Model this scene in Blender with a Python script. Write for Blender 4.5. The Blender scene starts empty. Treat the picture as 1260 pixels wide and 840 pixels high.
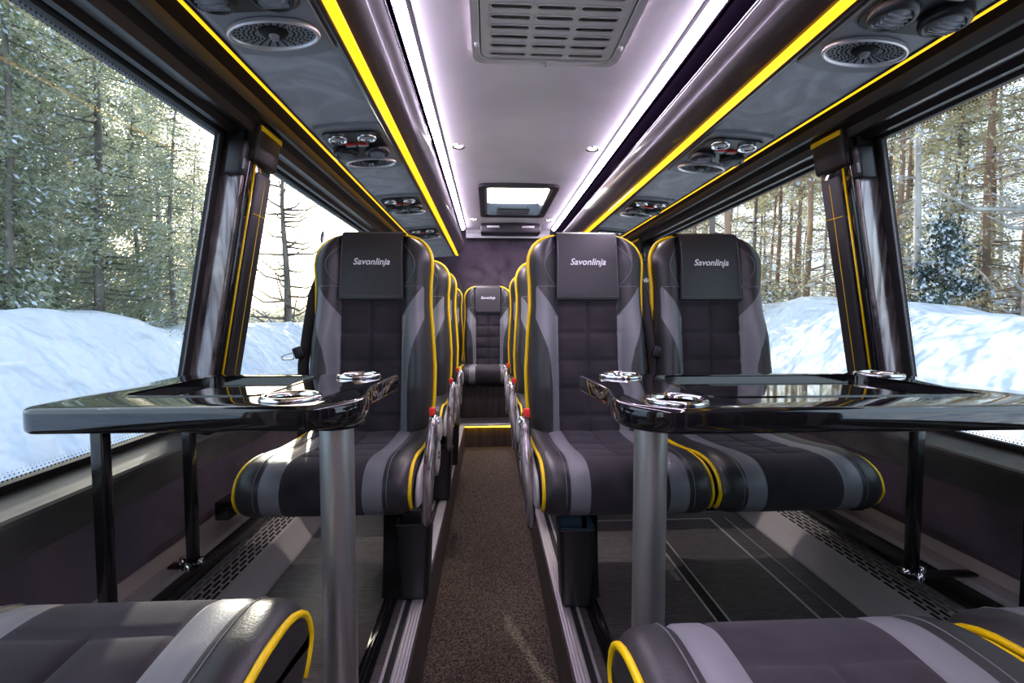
import bpy, bmesh, math, random
from mathutils import Vector, Matrix, noise
PI = math.pi
S = bpy.context.scene
COL = S.collection
CX = 0.2            # centre line of the coach
EYE = 0.87

# ------------------------------------------------------------------ materials
def principled(name, color, rough=.5, metal=0, coat=0, spec=.5, sheen=0):
    m = bpy.data.materials.new(name); m.use_nodes = True
    b = m.node_tree.nodes['Principled BSDF']
    b.inputs['Base Color'].default_value = (*color, 1)
    b.inputs['Roughness'].default_value = rough
    b.inputs['Metallic'].default_value = metal
    b.inputs['Coat Weight'].default_value = coat
    b.inputs['Coat Roughness'].default_value = .04
    b.inputs['Specular IOR Level'].default_value = spec
    b.inputs['Sheen Weight'].default_value = sheen
    return m

def varied(m, c1, c2, scale=4, detail=4, stretch=(1, 1, 1), lo=.35, hi=.65, dist=0):
    nt = m.node_tree; b = nt.nodes['Principled BSDF']
    tc = nt.nodes.new('ShaderNodeTexCoord'); mp = nt.nodes.new('ShaderNodeMapping')
    mp.inputs['Scale'].default_value = stretch
    n = nt.nodes.new('ShaderNodeTexNoise'); n.inputs['Scale'].default_value = scale
    n.inputs['Detail'].default_value = detail; n.inputs['Distortion'].default_value = dist
    r = nt.nodes.new('ShaderNodeValToRGB')
    r.color_ramp.elements[0].position = lo; r.color_ramp.elements[0].color = (*c1, 1)
    r.color_ramp.elements[1].position = hi; r.color_ramp.elements[1].color = (*c2, 1)
    nt.links.new(tc.outputs['Object'], mp.inputs['Vector']); nt.links.new(mp.outputs[0], n.inputs['Vector'])
    nt.links.new(n.outputs['Fac'], r.inputs[0]); nt.links.new(r.outputs[0], b.inputs['Base Color'])
    return m

def bumped(m, scale=400, strength=.2, dist=.001, stretch=(1, 1, 1), kind='noise'):
    nt = m.node_tree; b = nt.nodes['Principled BSDF']
    tc = nt.nodes.new('ShaderNodeTexCoord'); mp = nt.nodes.new('ShaderNodeMapping')
    mp.inputs['Scale'].default_value = stretch
    if kind == 'noise':
        n = nt.nodes.new('ShaderNodeTexNoise'); n.inputs['Scale'].default_value = scale; out = n.outputs['Fac']
    else:
        n = nt.nodes.new('ShaderNodeTexVoronoi'); n.inputs['Scale'].default_value = scale; out = n.outputs['Distance']
    bp = nt.nodes.new('ShaderNodeBump'); bp.inputs['Strength'].default_value = strength; bp.inputs['Distance'].default_value = dist
    nt.links.new(tc.outputs['Object'], mp.inputs['Vector']); nt.links.new(mp.outputs[0], n.inputs['Vector'])
    nt.links.new(out, bp.inputs['Height']); nt.links.new(bp.outputs[0], b.inputs['Normal'])
    return m

def emissive(name, color, strength):
    m = bpy.data.materials.new(name); m.use_nodes = True
    b = m.node_tree.nodes['Principled BSDF']
    b.inputs['Base Color'].default_value = (*[c * .5 for c in color], 1)
    b.inputs['Emission Color'].default_value = (*color, 1)
    b.inputs['Emission Strength'].default_value = strength
    return m

M = {}
M['leather'] = bumped(principled('black_leather', (.030, .029, .031), .42), 260, .25, .0008, kind='vor')
M['grey_leather'] = bumped(principled('grey_leather', (.19, .19, .205), .45), 260, .2, .0008, kind='vor')
M['suede'] = bumped(varied(principled('charcoal_suede', (.03, .026, .035), .95, sheen=.06), (.013, .010, .014), (.038, .031, .038), 7, 5, lo=.3, hi=.7, dist=.6), 500, .3, .001)
M['wall_suede'] = bumped(varied(principled('aubergine_suede', (.03, .022, .034), .95, sheen=.2), (.046, .034, .046), (.115, .088, .110), 5, 6, lo=.3, hi=.75, dist=1), 400, .3, .001)
M['panel_suede'] = bumped(varied(principled('grey_suede', (.09, .09, .105), .8), (.40, .41, .44), (.66, .68, .72), 6, 6, lo=.42, hi=.8, dist=2.2), 400, .3, .001)
M['piping'] = principled('yellow_piping', (.95, .63, .0), .38)
M['stitch'] = principled('grey_stitching', (.16, .16, .17), .6)
M['plastic'] = bumped(principled('black_plastic', (.018, .018, .02), .38), 300, .1, .0005)
M['header'] = principled('dark_brown_gloss', (.018, .013, .011), .30, spec=.35)
M['fascia'] = principled('dark_violet_matt', (.003, .002, .004), 1, spec=0)
M['gloss'] = bumped(principled('gloss_black', (.008, .008, .009), .05, coat=1), 12, .02, .002)
M['tube'] = principled('dark_brown_tube', (.030, .021, .020), .3, coat=.3)
M['shell'] = principled('light_grey_plastic', (.45, .45, .44), .4)
M['grey_plastic'] = principled('mid_grey_plastic', (.27, .28, .30), .45)
M['vent_grey'] = principled('vent_grey_plastic', (.80, .78, .76), .5)
M['chrome'] = principled('chrome', (.82, .82, .85), .06, 1)
M['steel'] = bumped(principled('brushed_steel', (.80, .80, .78), .40, 1), 60, .08, .001, (1, 1, .02))
M['sill'] = bumped(varied(principled('dusty_grey_sill', (.07, .07, .06), .45), (.05, .05, .047), (.10, .10, .09), 9, 6), 200, .2, .0008)
M['alu'] = bumped(principled('aluminium', (.80, .76, .76), .42, .75), 90, .05, .001, (1, .02, 1))
M['alu_grey'] = principled('grey_painted_metal', (.50, .48, .47), .42, .35)
M['blackmetal'] = principled('black_painted_metal', (.008, .008, .008), .22, coat=.4)
M['red'] = principled('red_plastic', (.75, .03, .02), .35)
M['white'] = principled('white_print', (.85, .85, .85), .5)
M['blue'] = principled('blue_sticker', (.02, .06, .22), .4)
M['white_line'] = principled('pale_metal_inlay', (.6, .58, .56), .35, .6)
M['liner'] = principled('blue_grey_bin_liner', (.05, .11, .17), .45)
M['ceiling'] = bumped(varied(principled('ceiling_vinyl', (.5, .49, .49), .7), (.64, .63, .62), (.74, .73, .72), 2, 5, dist=1), 300, .2, .001)
M['rubber'] = principled('black_rubber', (.012, .012, .012), .6)
M['dark_slot'] = principled('dark_duct_inside', (.006, .006, .006), .8)
M['burl'] = varied(principled('dark_burl_gloss', (.05, .04, .04), .22, .6, coat=1), (.10, .08, .085), (.50, .44, .43), 30, 8, (1, 1, .12), dist=1.2)
def leafy(name, c1, c2):
    m = varied(principled(name, c1, .7), c1, c2, 1.1, 5, lo=.3, hi=.7); nt = m.node_tree; b = nt.nodes['Principled BSDF']
    tr = nt.nodes.new('ShaderNodeBsdfTranslucent'); mx = nt.nodes.new('ShaderNodeMixShader'); mx.inputs[0].default_value = .6
    nt.links.new(b.inputs['Base Color'].links[0].from_socket, tr.inputs[0])
    nt.links.new(b.outputs[0], mx.inputs[1]); nt.links.new(tr.outputs[0], mx.inputs[2]); nt.links.new(mx.outputs[0], nt.nodes['Material Output'].inputs[0])
    return m
M['conifer'] = leafy('grey_green_needles', (.20, .24, .15), (.50, .54, .40))
M['pine_needles'] = leafy('olive_pine_needles', (.36, .35, .20), (.68, .64, .46))
# carpet with a coarse woven look
M['carpet'] = bumped(varied(principled('brown_black_carpet', (.03, .02, .015), 1), (.006, .005, .004), (.125, .090, .064), 170, 3, lo=.38, hi=.68), 170, .9, .004)
# laminate: dark grey wood with plank to plank difference
def laminate():
    m = principled('grey_oak_laminate', (.05, .045, .045), .42)
    nt = m.node_tree; b = nt.nodes['Principled BSDF']
    tc = nt.nodes.new('ShaderNodeTexCoord')
    br = nt.nodes.new('ShaderNodeTexBrick')
    br.inputs['Scale'].default_value = 1; br.inputs['Brick Width'].default_value = 1.1; br.inputs['Row Height'].default_value = .16
    br.inputs['Mortar Size'].default_value = .0008
    br.inputs['Color1'].default_value = (.066, .060, .060, 1); br.inputs['Color2'].default_value = (.115, .105, .104, 1)
    br.inputs['Mortar'].default_value = (.012, .012, .012, 1)
    mp = nt.nodes.new('ShaderNodeMapping'); mp.inputs['Scale'].default_value = (5, 38, 1)
    n = nt.nodes.new('ShaderNodeTexNoise'); n.inputs['Scale'].default_value = 3; n.inputs['Detail'].default_value = 6; n.inputs['Distortion'].default_value = 1.8
    r = nt.nodes.new('ShaderNodeValToRGB'); r.color_ramp.elements[0].position = .42; r.color_ramp.elements[1].position = .6
    r.color_ramp.elements[0].color = (.62, .6, .6, 1); r.color_ramp.elements[1].color = (1.25, 1.2, 1.2, 1)
    mx = nt.nodes.new('ShaderNodeMix'); mx.data_type = 'RGBA'; mx.blend_type = 'MULTIPLY'; mx.inputs[0].default_value = 1
    nt.links.new(tc.outputs['Object'], br.inputs[0]); nt.links.new(tc.outputs['Object'], mp.inputs[0]); nt.links.new(mp.outputs[0], n.inputs[0])
    nt.links.new(n.outputs[0], r.inputs[0]); nt.links.new(br.outputs[0], mx.inputs[6]); nt.links.new(r.outputs[0], mx.inputs[7])
    nt.links.new(mx.outputs[2], b.inputs['Base Color'])
    return m
M['laminate'] = laminate()
M['dark_laminate'] = varied(principled('dark_brown_laminate', (.05, .035, .03), .45), (.03, .022, .02), (.07, .05, .045), 30, 6, (1, 1, .1))
M['led'] = emissive('white_violet_led', (.87, .72, 1.0), 23)
M['yellow_led'] = emissive('yellow_led', (1.0, .48, .008), .95)
M['step_led'] = emissive('yellow_step_led', (1.0, .55, .02), 7)
M['yellow_thin'] = emissive('yellow_led_thin', (1.0, .48, .008), .8)
M['lamp'] = emissive('warm_white_lamp', (1.0, .94, .88), 25)
def glass():
    m = bpy.data.materials.new('clear_glass'); m.use_nodes = True
    nt = m.node_tree; nt.nodes.clear()
    o = nt.nodes.new('ShaderNodeOutputMaterial'); t = nt.nodes.new('ShaderNodeBsdfTransparent'); g = nt.nodes.new('ShaderNodeBsdfGlossy')
    t.inputs[0].default_value = (.93, .95, .94, 1); g.inputs['Roughness'].default_value = .0
    lw = nt.nodes.new('ShaderNodeLayerWeight'); lw.inputs[0].default_value = .5
    pw = nt.nodes.new('ShaderNodeMath'); pw.operation = 'POWER'; pw.inputs[1].default_value = 5; nt.links.new(lw.outputs['Facing'], pw.inputs[0])
    f = nt.nodes.new('ShaderNodeMath'); f.operation = 'MULTIPLY_ADD'; f.inputs[1].default_value = .92; f.inputs[2].default_value = .035; nt.links.new(pw.outputs[0], f.inputs[0])
    mx = nt.nodes.new('ShaderNodeMixShader')
    nt.links.new(f.outputs[0], mx.inputs[0]); nt.links.new(t.outputs[0], mx.inputs[1]); nt.links.new(g.outputs[0], mx.inputs[2])
    nt.links.new(mx.outputs[0], o.inputs[0]); return m
M['glass'] = glass()
M['snow'] = bumped(varied(principled('snow', (.8, .84, .9), .85), (.60, .68, .80), (.74, .80, .88), .8, 6), 2.5, .8, .35)
M['bark_dark'] = varied(principled('grey_bark', (.1, .085, .07), .9), (.09, .075, .065), (.26, .23, .20), 4, 5, (1, 1, .3))
M['bark_pine'] = varied(principled('pine_bark', (.2, .12, .08), .9), (.20, .13, .10), (.46, .30, .20), 3, 5, (1, 1, .25))
M['bark_pale'] = varied(principled('pale_bark', (.5, .46, .42), .85), (.30, .27, .24), (.6, .57, .53), 3, 5, (1, 1, .4))
M['spruce'] = varied(principled('dark_spruce_needles', (.05, .08, .06), .8), (.02, .04, .03), (.08, .12, .09), 1.5, 4)

# ------------------------------------------------------------------ mesh helpers
class MB:
    """collects shapes in one bmesh; every face gets a material slot index"""
    def __init__(s): s.bm = bmesh.new()
    def faces_since(s, n, mi, smooth):
        s.bm.faces.ensure_lookup_table()
        for f in s.bm.faces[n:]:
            f.material_index = mi; f.smooth = smooth
    def box(s, lo, hi, bev=0, mi=0, seg=2, mat=None):
        t = bmesh.new(); bmesh.ops.create_cube(t, size=1)
        for v in t.verts:
            v.co = Vector([(lo[i] + hi[i]) / 2 + v.co[i] * (hi[i] - lo[i]) for i in range(3)])
        if bev: bmesh.ops.bevel(t, geom=t.edges[:], offset=bev, segments=seg, affect='EDGES', profile=.5)
        if mat: t.transform(mat)
        s.merge(t, mi, bev > 0); return s
    def merge(s, t, mi=None, smooth=None):
        t.verts.index_update(); vs = [s.bm.verts.new(v.co) for v in t.verts]
        for f in t.faces:
            try: g = s.bm.faces.new([vs[v.index] for v in f.verts])
            except ValueError: continue
            g.material_index = f.material_index if mi is None else mi
            g.smooth = f.smooth if smooth is None else smooth
        t.free()
    def prism(s, poly, a, b, axis='y', mi=0, bev=0, smooth=False):
        """poly of 2-D points extruded along axis. y: (x,z); z: (x,y); x: (y,z)"""
        def p(q, h): return {'y': (q[0], h, q[1]), 'z': (q[0], q[1], h), 'x': (h, q[0], q[1])}[axis]
        t = bmesh.new()
        A = [t.verts.new(p(q, a)) for q in poly]; B = [t.verts.new(p(q, b)) for q in poly]
        t.faces.new(A); t.faces.new(B[::-1]); n = len(poly)
        for i in range(n): t.faces.new((A[i], B[i], B[(i + 1) % n], A[(i + 1) % n]))
        bmesh.ops.recalc_face_normals(t, faces=t.faces[:])
        if bev:
            caps = [e for e in t.edges if any(len(f.verts) == n for f in e.link_faces)]
            bmesh.ops.bevel(t, geom=caps, offset=bev, segments=3, affect='EDGES', profile=.5)
        s.merge(t, mi, smooth); return s
    def tube(s, pts, r, n=10, mi=0, cap=True, flat=None, up=None, smooth=True, closed=False):
        pts = [Vector(p) for p in pts]; m = len(pts)
        rs = r if isinstance(r, (list, tuple)) else [r] * m
        rings = []; prev = None
        for i, p in enumerate(pts):
            if closed: d = pts[(i + 1) % m] - pts[i - 1]
            else: d = pts[min(i + 1, m - 1)] - pts[max(i - 1, 0)]
            d.normalize()
            if prev is None:
                ref = Vector(up) if up else (Vector((0, 0, 1)) if abs(d.z) < .9 else Vector((0, 1, 0)))
                a = (ref - d * ref.dot(d)).normalized()
            else: a = (prev - d * prev.dot(d)).normalized()
            prev = a; b = d.cross(a)
            fx, fy = flat if flat else (1, 1)
            rings.append([s.bm.verts.new(p + a * math.cos(2 * PI * k / n) * rs[i] * fx + b * math.sin(2 * PI * k / n) * rs[i] * fy) for k in range(n)])
        q = len(s.bm.faces)
        for i in range(m if closed else m - 1):
            A, B = rings[i], rings[(i + 1) % m]
            for k in range(n): s.bm.faces.new((A[k], A[(k + 1) % n], B[(k + 1) % n], B[k]))
        if cap and not closed:
            s.bm.faces.new(rings[0][::-1]); s.bm.faces.new(rings[-1])
        s.faces_since(q, mi, smooth); return s
    def lathe(s, prof, cen=(0, 0, 0), n=32, mi=0, sx=1, sy=1, smooth=True):
        """prof: (radius, z)"""
        q = len(s.bm.faces); rings = []
        for r, z in prof:
            if r < 1e-6: rings.append([s.bm.verts.new((cen[0], cen[1], cen[2] + z))])
            else: rings.append([s.bm.verts.new((cen[0] + r * sx * math.cos(2 * PI * k / n), cen[1] + r * sy * math.sin(2 * PI * k / n), cen[2] + z)) for k in range(n)])
        for A, B in zip(rings, rings[1:]):
            for k in range(n):
                k2 = (k + 1) % n
                if len(A) == 1 and len(B) == 1: continue
                if len(A) == 1: s.bm.faces.new((A[0], B[k], B[k2]))
                elif len(B) == 1: s.bm.faces.new((A[k], A[k2], B[0]))
                else: s.bm.faces.new((A[k], A[k2], B[k2], B[k]))
        s.faces_since(q, mi, smooth); return s
    def grid(s, rows, mi=0, smooth=True, closed_u=False, mfun=None):
        R = [[s.bm.verts.new(p) for p in r] for r in rows]
        for i in range(len(R) - 1):
            for j in range(len(R[0]) - (0 if closed_u else 1)):
                j2 = (j + 1) % len(R[0])
                f = s.bm.faces.new((R[i][j], R[i][j2], R[i + 1][j2], R[i + 1][j]))
                f.smooth = smooth; f.material_index = mfun(i, j) if mfun else mi
        return R
    def quad(s, pts, mi=0):
        f = s.bm.faces.new([s.bm.verts.new(p) for p in pts]); f.material_index = mi; return s
    def obj(s, name, mats, parent=None, weld=0, recalc=True):
        if weld: bmesh.ops.remove_doubles(s.bm, verts=s.bm.verts[:], dist=weld)
        if recalc: bmesh.ops.recalc_face_normals(s.bm, faces=s.bm.faces[:])
        me = bpy.data.meshes.new(name); s.bm.to_mesh(me); s.bm.free()
        for m in (mats if isinstance(mats, (list, tuple)) else [mats]): me.materials.append(M[m] if isinstance(m, str) else m)
        o = bpy.data.objects.new(name, me); COL.objects.link(o)
        if parent is not None: o.parent = parent
        return o

def thing(name, label, cat, loc=(0, 0, 0), rz=0, group=None):
    o = bpy.data.objects.new(name, None); COL.objects.link(o)
    o.empty_display_size = .05; o.location = loc; o.rotation_euler = (0, 0, rz)
    return tag(o, label, cat, group)
def tag(o, label, cat, group=None):
    o['label'] = label; o['category'] = cat
    if group: o['group'] = group
    return o
def struct(o): o['kind'] = 'structure'; return o
def copy_tree(o, parent=None):
    c = o.copy(); COL.objects.link(c); c.parent = parent
    for ch in list(o.children): copy_tree(ch, c)
    return c
def rrect(x0, x1, y0, y1, r, n=6):
    pts = []
    for cx, cy, a0 in ((x1 - r, y1 - r, 0), (x0 + r, y1 - r, 90), (x0 + r, y0 + r, 180), (x1 - r, y0 + r, 270)):
        for k in range(n + 1):
            a = math.radians(a0 + 90 * k / n); pts.append((cx + r * math.cos(a), cy + r * math.sin(a)))
    return pts
def ring_prism(mb, outer, inner, a, b, mi=0, smooth=False, axis='z'):
    """frame between two loops with the same number of points"""
    def p(q, h): return {'y': (q[0], h, q[1]), 'z': (q[0], q[1], h)}[axis]
    rows = [[p(q, a) for q in outer], [p(q, b) for q in outer], [p(q, b) for q in inner], [p(q, a) for q in inner], [p(q, a) for q in outer]]
    mb.grid(rows, mi, smooth, closed_u=True)
def smooth01(t): t = max(0, min(1, t)); return t * t * (3 - 2 * t)
def lerp_table(tab, x):
    if x <= tab[0][0]: return tab[0][1]
    for (a, va), (b, vb) in zip(tab, tab[1:]):
        if x <= b: return va + (vb - va) * smooth01((x - a) / (b - a)) if b > a else vb
    return tab[-1][1]
def lin_table(tab, x):
    if x <= tab[0][0]: return tab[0][1]
    for (a, va), (b, vb) in zip(tab, tab[1:]):
        if x <= b: return va + (vb - va) * (x - a) / (b - a)
    return tab[-1][1]
def X(s, u): return CX + s * u

YB, YF = -2.0, 4.93     # rear bulkhead behind the camera, far bulkhead
SIDES = ((-1, 'left'), (1, 'right'))

# ------------------------------------------------------------------ floor and aisle
AL, AR, AZ, YS = -.205, .205, -.19, 3.73
mb = MB()
mb.box((CX - 1.12, YB, -.25), (AL, YS, 0)); mb.box((AR, YB, -.25), (CX + 1.12, YS, 0))
mb.box((CX - 1.12, YS, -.25), (CX + 1.12, YF, 0))
struct(mb.obj('floor', 'laminate'))
mb = MB(); mb.box((AL, YB, -.25), (AR, YS, AZ), 0)
o = mb.obj('aisle_carpet', 'carpet'); tag(o, 'brown-black woven carpet runner sunk along the aisle', 'carpet')
n = 0
def trim(mb, mats):
    global n
    n += 1
    return struct(mb.obj('trim_%d' % n, mats))
for s, e in ((-1, AL), (1, AR)):
    # aisle side kick board
    mb = MB(); mb.box((min(e, e - s * .004), YB, AZ), (max(e, e - s * .004), YS, -.004)); trim(mb, 'dark_laminate')
    # aluminium edge with ribs
    def bx(mb, d0, d1, z1, mi=0, bev=.001):
        a, b = sorted((e + s * d0, e + s * d1)); mb.box((a, YB, -.003), (b, YS - .01, z1), bev, mi)
    mb = MB()
    for d in (0, .009, .018, .027): bx(mb, d, d + .0075, .006)
    bx(mb, 0, .036, .0035)
    trim(mb, 'alu')
    mb = MB(); bx(mb, .037, .052, .003); trim(mb, 'rubber')
    mb = MB(); bx(mb, .053, .061, .006); trim(mb, 'alu')
# seat rails let into the floor
for s, xs in ((-1, (-.327, -.286)), (1, (.288, .33))):
    mb = MB(); mb.box((xs[0], YB, -.003), (xs[1], YS - .02, .007), .002); mb.box((xs[0] + .014, YB, -.002), (xs[1] - .014, YS - .02, .012), .002)
    o = mb.obj('floor_rail', 'gloss'); tag(o, 'black seat mounting rail in the floor on the %s of the aisle' % ('left' if s < 0 else 'right'), 'rail')
# pale inlay lines on the right hand floor
mb = MB()
for (a, b, c, d) in ((.648, .654, -.4, 1.9), (.686, .692, -.4, 1.9), (.952, .960, -.4, 1.9), (1.026, 1.029, -.4, 1.9), (.654, .952, 1.892, 1.9), (.33, .648, 1.892, 1.9)):
    mb.box((a, c, -.002), (b, d, .003))
trim(mb, 'white_line')
mb = MB(); mb.box((.654, -.4, -.002), (.686, 1.892, .002)); trim(mb, 'rubber')
# step at the far end of the aisle
mb = MB(); mb.box((AL, YS - .004, AZ), (AR, YS + .002, -.03)); trim(mb, 'dark_laminate')
mb = MB(); mb.box((AL - .03, YS - .03, -.012), (AR + .03, YS + .015, .006), .003); trim(mb, 'alu')
mb = MB(); mb.box((AL, YS - .028, -.019), (AR, YS - .020, -.012), .002)
o = mb.obj('step_light', 'step_led'); tag(o, 'thin yellow light strip under the metal nosing of the aisle step', 'light strip')
# plinth under the rear bench
mb = MB(); mb.box((CX - 1.0, 3.99, .0), (CX + 1.0, 4.05, .33), .004); trim(mb, 'dark_laminate')

# ------------------------------------------------------------------ walls, sills, window headers
GB, GT = (1.15, .53), (.985, 1.435)      # glass bottom / top (u, z)
def gl(t): return (GB[0] + (GT[0] - GB[0]) * t, GB[1] + (GT[1] - GB[1]) * t)
PY = {-1: (1.43, 1.575), 1: (1.375, 1.515)}      # the pillar beside the tables
def WIN(s): return [(-1.96, -.62), (-.30, PY[s][0]), (PY[s][1], 3.28), (3.53, 4.93)]
wn = 0
for s, side in SIDES:
    mb = MB()
    mb.prism([(X(s, 1.10), -.05), (X(s, 1.105), .25), (X(s, 1.125), .405), (X(s, 1.3), .405), (X(s, 1.3), -.05)], YB, YF, smooth=False)
    struct(mb.obj('wall_' + side, 'wall_suede'))
    mb = MB()   # sill: dark band and ledge
    mb.prism([(X(s, 1.12), .398), (X(s, 1.066), .492), (X(s, 1.066), .502), (X(s, 1.072), .507), (X(s, 1.15), .530), (X(s, 1.22), .53), (X(s, 1.3), .40)], YB, YF)
    trim(mb, 'sill' if 'sill' in M else 'plastic')
    mb = MB()   # ribbed header over the windows
    prof = [(.985, 1.435), (.972, 1.420), (.955, 1.420), (.945, 1.436), (.925, 1.438), (.918, 1.428), (.905, 1.428), (.898, 1.452), (.880, 1.470), (.872, 1.462), (.860, 1.464), (.850, 1.490), (.825, 1.510), (.800, 1.512), (.797, 1.60), (1.05, 1.60), (1.05, 1.435)]
    mb.prism([(X(s, a), b) for a, b in prof], YB, YF)
    trim(mb, 'header')
    for (a, b) in WIN(s):
        wn += 1
        # frame of the window: black printed border + seal, one pane
        mb = MB(); g = .028
        for (t0, t1, y0, y1) in ((0, .018, a, b), (.975, 1, a, b), (0, 1, a, a + g), (0, 1, b - g, b)):
            (u0, z0), (u1, z1) = gl(t0), gl(t1)
            poly = [(X(s, u0 - .006), z0), (X(s, u0 + .012), z0), (X(s, u1 + .012), z1), (X(s, u1 - .006), z1)]
            mb.prism(poly, y0, y1)
        w = struct(mb.obj('window_%d' % wn, 'rubber'))
        mb = MB(); (u0, z0), (u1, z1) = gl(.0), gl(1)
        mb.prism([(X(s, u0 + .004), z0), (X(s, u0 + .009), z0), (X(s, u1 + .009), z1), (X(s, u1 + .004), z1)], a, b)
        mb.obj('window_pane', 'glass', w)
        # thin bright gasket line next to the pillar
        mb = MB()
        for yy in (a + g + .004, b - g - .004):
            (u0, z0), (u1, z1) = gl(.03), gl(.97)
            mb.tube([(X(s, u0 - .004), yy, z0), (X(s, u1 - .004), yy, z1)], .0022, 6)
        mb.obj('gasket', 'grey_plastic', w)
        # dot screen printed along the glass edge
        mb = MB()
        for row in range(3):
            r = .0027 - row * .0008
            d = g + .006 + row * .008
            k = 0; y = a + d
            while y < b - d:
                for t in ((.018 + (row * .008 + .006) / .92), (.975 - (row * .008 + .006) / .92)):
                    u, z = gl(t); yy = y + (row % 2) * .004
                    mb.quad([(X(s, u + .0035), yy - r, z), (X(s, u + .0035), yy, z - r), (X(s, u + .0035), yy + r, z), (X(s, u + .0035), yy, z + r)])
                y += .009
            z = .04
            while z < .96:
                u, zz = gl(z + (row % 2) * .0045)
                for y in (a + d, b - d):
                    mb.quad([(X(s, u + .0035), y - r, zz), (X(s, u + .0035), y, zz - r), (X(s, u + .0035), y + r, zz), (X(s, u + .0035), y, zz + r)])
                z += .009
        mb.obj('dot_border', 'rubber', w)

# ------------------------------------------------------------------ window pillars
def pillar(s, y0, y1, label):
    t = thing('window_pillar', label, 'pillar', (X(s, GB[0]), (y0 + y1) / 2, .50), 0, None)
    def L(u, y, z): return (X(s, u) - t.location.x, y - t.location.y, z - t.location.z)
    def leaning(d0, d1, ya, yb, z0, z1, mat, name, bev=0, mi=0):
        """slab that follows the lean of the glass, d = distance inward from it"""
        mb = MB(); tt = bmesh.new(); V = []
        for z in (z0, z1):
            u = GB[0] + (GT[0] - GB[0]) * (z - GB[1]) / (GT[1] - GB[1])
            for d, y in ((d0, ya), (d1, ya), (d1, yb), (d0, yb)): V.append(tt.verts.new(L(u - d, y, z)))
        for f in ((0, 1, 2, 3), (4, 5, 6, 7), (0, 1, 5, 4), (1, 2, 6, 5), (2, 3, 7, 6), (3, 0, 4, 7)): tt.faces.new([V[i] for i in f])
        bmesh.ops.recalc_face_normals(tt, faces=tt.faces[:])
        if bev: bmesh.ops.bevel(tt, geom=tt.edges[:], offset=bev, segments=3, affect='EDGES', profile=.5)
        mb.merge(tt, 0, bev > 0)
        return mb.obj(name, mat, t)
    leaning(-.03, .052, y0 + .004, y1 - .004, .50, 1.47, 'rubber', 'pillar_core')
    leaning(.0, .070, y0 - .002, y0 + .03, .53, 1.38, 'burl', 'side_panel', .006)
    leaning(.045, .082, y0 + .010, y1 - .002, .50, 1.49, 'gloss', 'front_panel', .010)
    leaning(.066, .088, y0 + .052, y1 - .006, .52, 1.33, 'leather', 'padded_insert', .008)
    leaning(.055, .098, y0 + .006, y1 + .002, 1.345, 1.50, 'header', 'top_cap', .012)
    leaning(.02, .076, y0 - .020, y0 + .02, 1.30, 1.40, 'plastic', 'blind_end_cap', .010)
    leaning(.076, .081, y0 - .022, y0 - .014, 1.315, 1.345, 'grey_plastic', 'latch', .002)
    def line(d, y, za, zb, r, name, yb=None):
        pts = []
        for z, yy in ((za, y), (zb, yb if yb is not None else y)):
            u = GB[0] + (GT[0] - GB[0]) * (z - GB[1]) / (GT[1] - GB[1]); pts.append(L(u - d, yy, z))
        mb = MB(); mb.tube(pts, r, 8); mb.obj(name, 'piping', t)
    line(.083, y0 + .036, .52, 1.345, .0034, 'yellow_piping')
    line(.0885, (y0 + y1) / 2 + .023, .56, 1.31, .0012, 'yellow_stitching')
    line(.0885, y0 + .056, 1.20, 1.20, .0016, 'yellow_stitching', y1 - .010)
    # narrow raised yellow band across the cap
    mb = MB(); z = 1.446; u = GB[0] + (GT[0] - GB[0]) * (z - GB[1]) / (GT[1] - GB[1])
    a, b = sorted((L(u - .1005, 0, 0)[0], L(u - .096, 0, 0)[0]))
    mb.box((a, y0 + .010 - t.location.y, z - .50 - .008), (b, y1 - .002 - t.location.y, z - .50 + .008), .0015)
    mb.obj('yellow_band', 'piping', t)
    return t
for s, side in SIDES:
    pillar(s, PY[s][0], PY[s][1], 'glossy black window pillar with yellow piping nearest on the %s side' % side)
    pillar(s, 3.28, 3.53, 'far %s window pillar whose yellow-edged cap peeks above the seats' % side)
    pillar(s, -.62, -.30, 'glossy black window pillar beside the rear-facing seats on the %s' % side)

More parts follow.
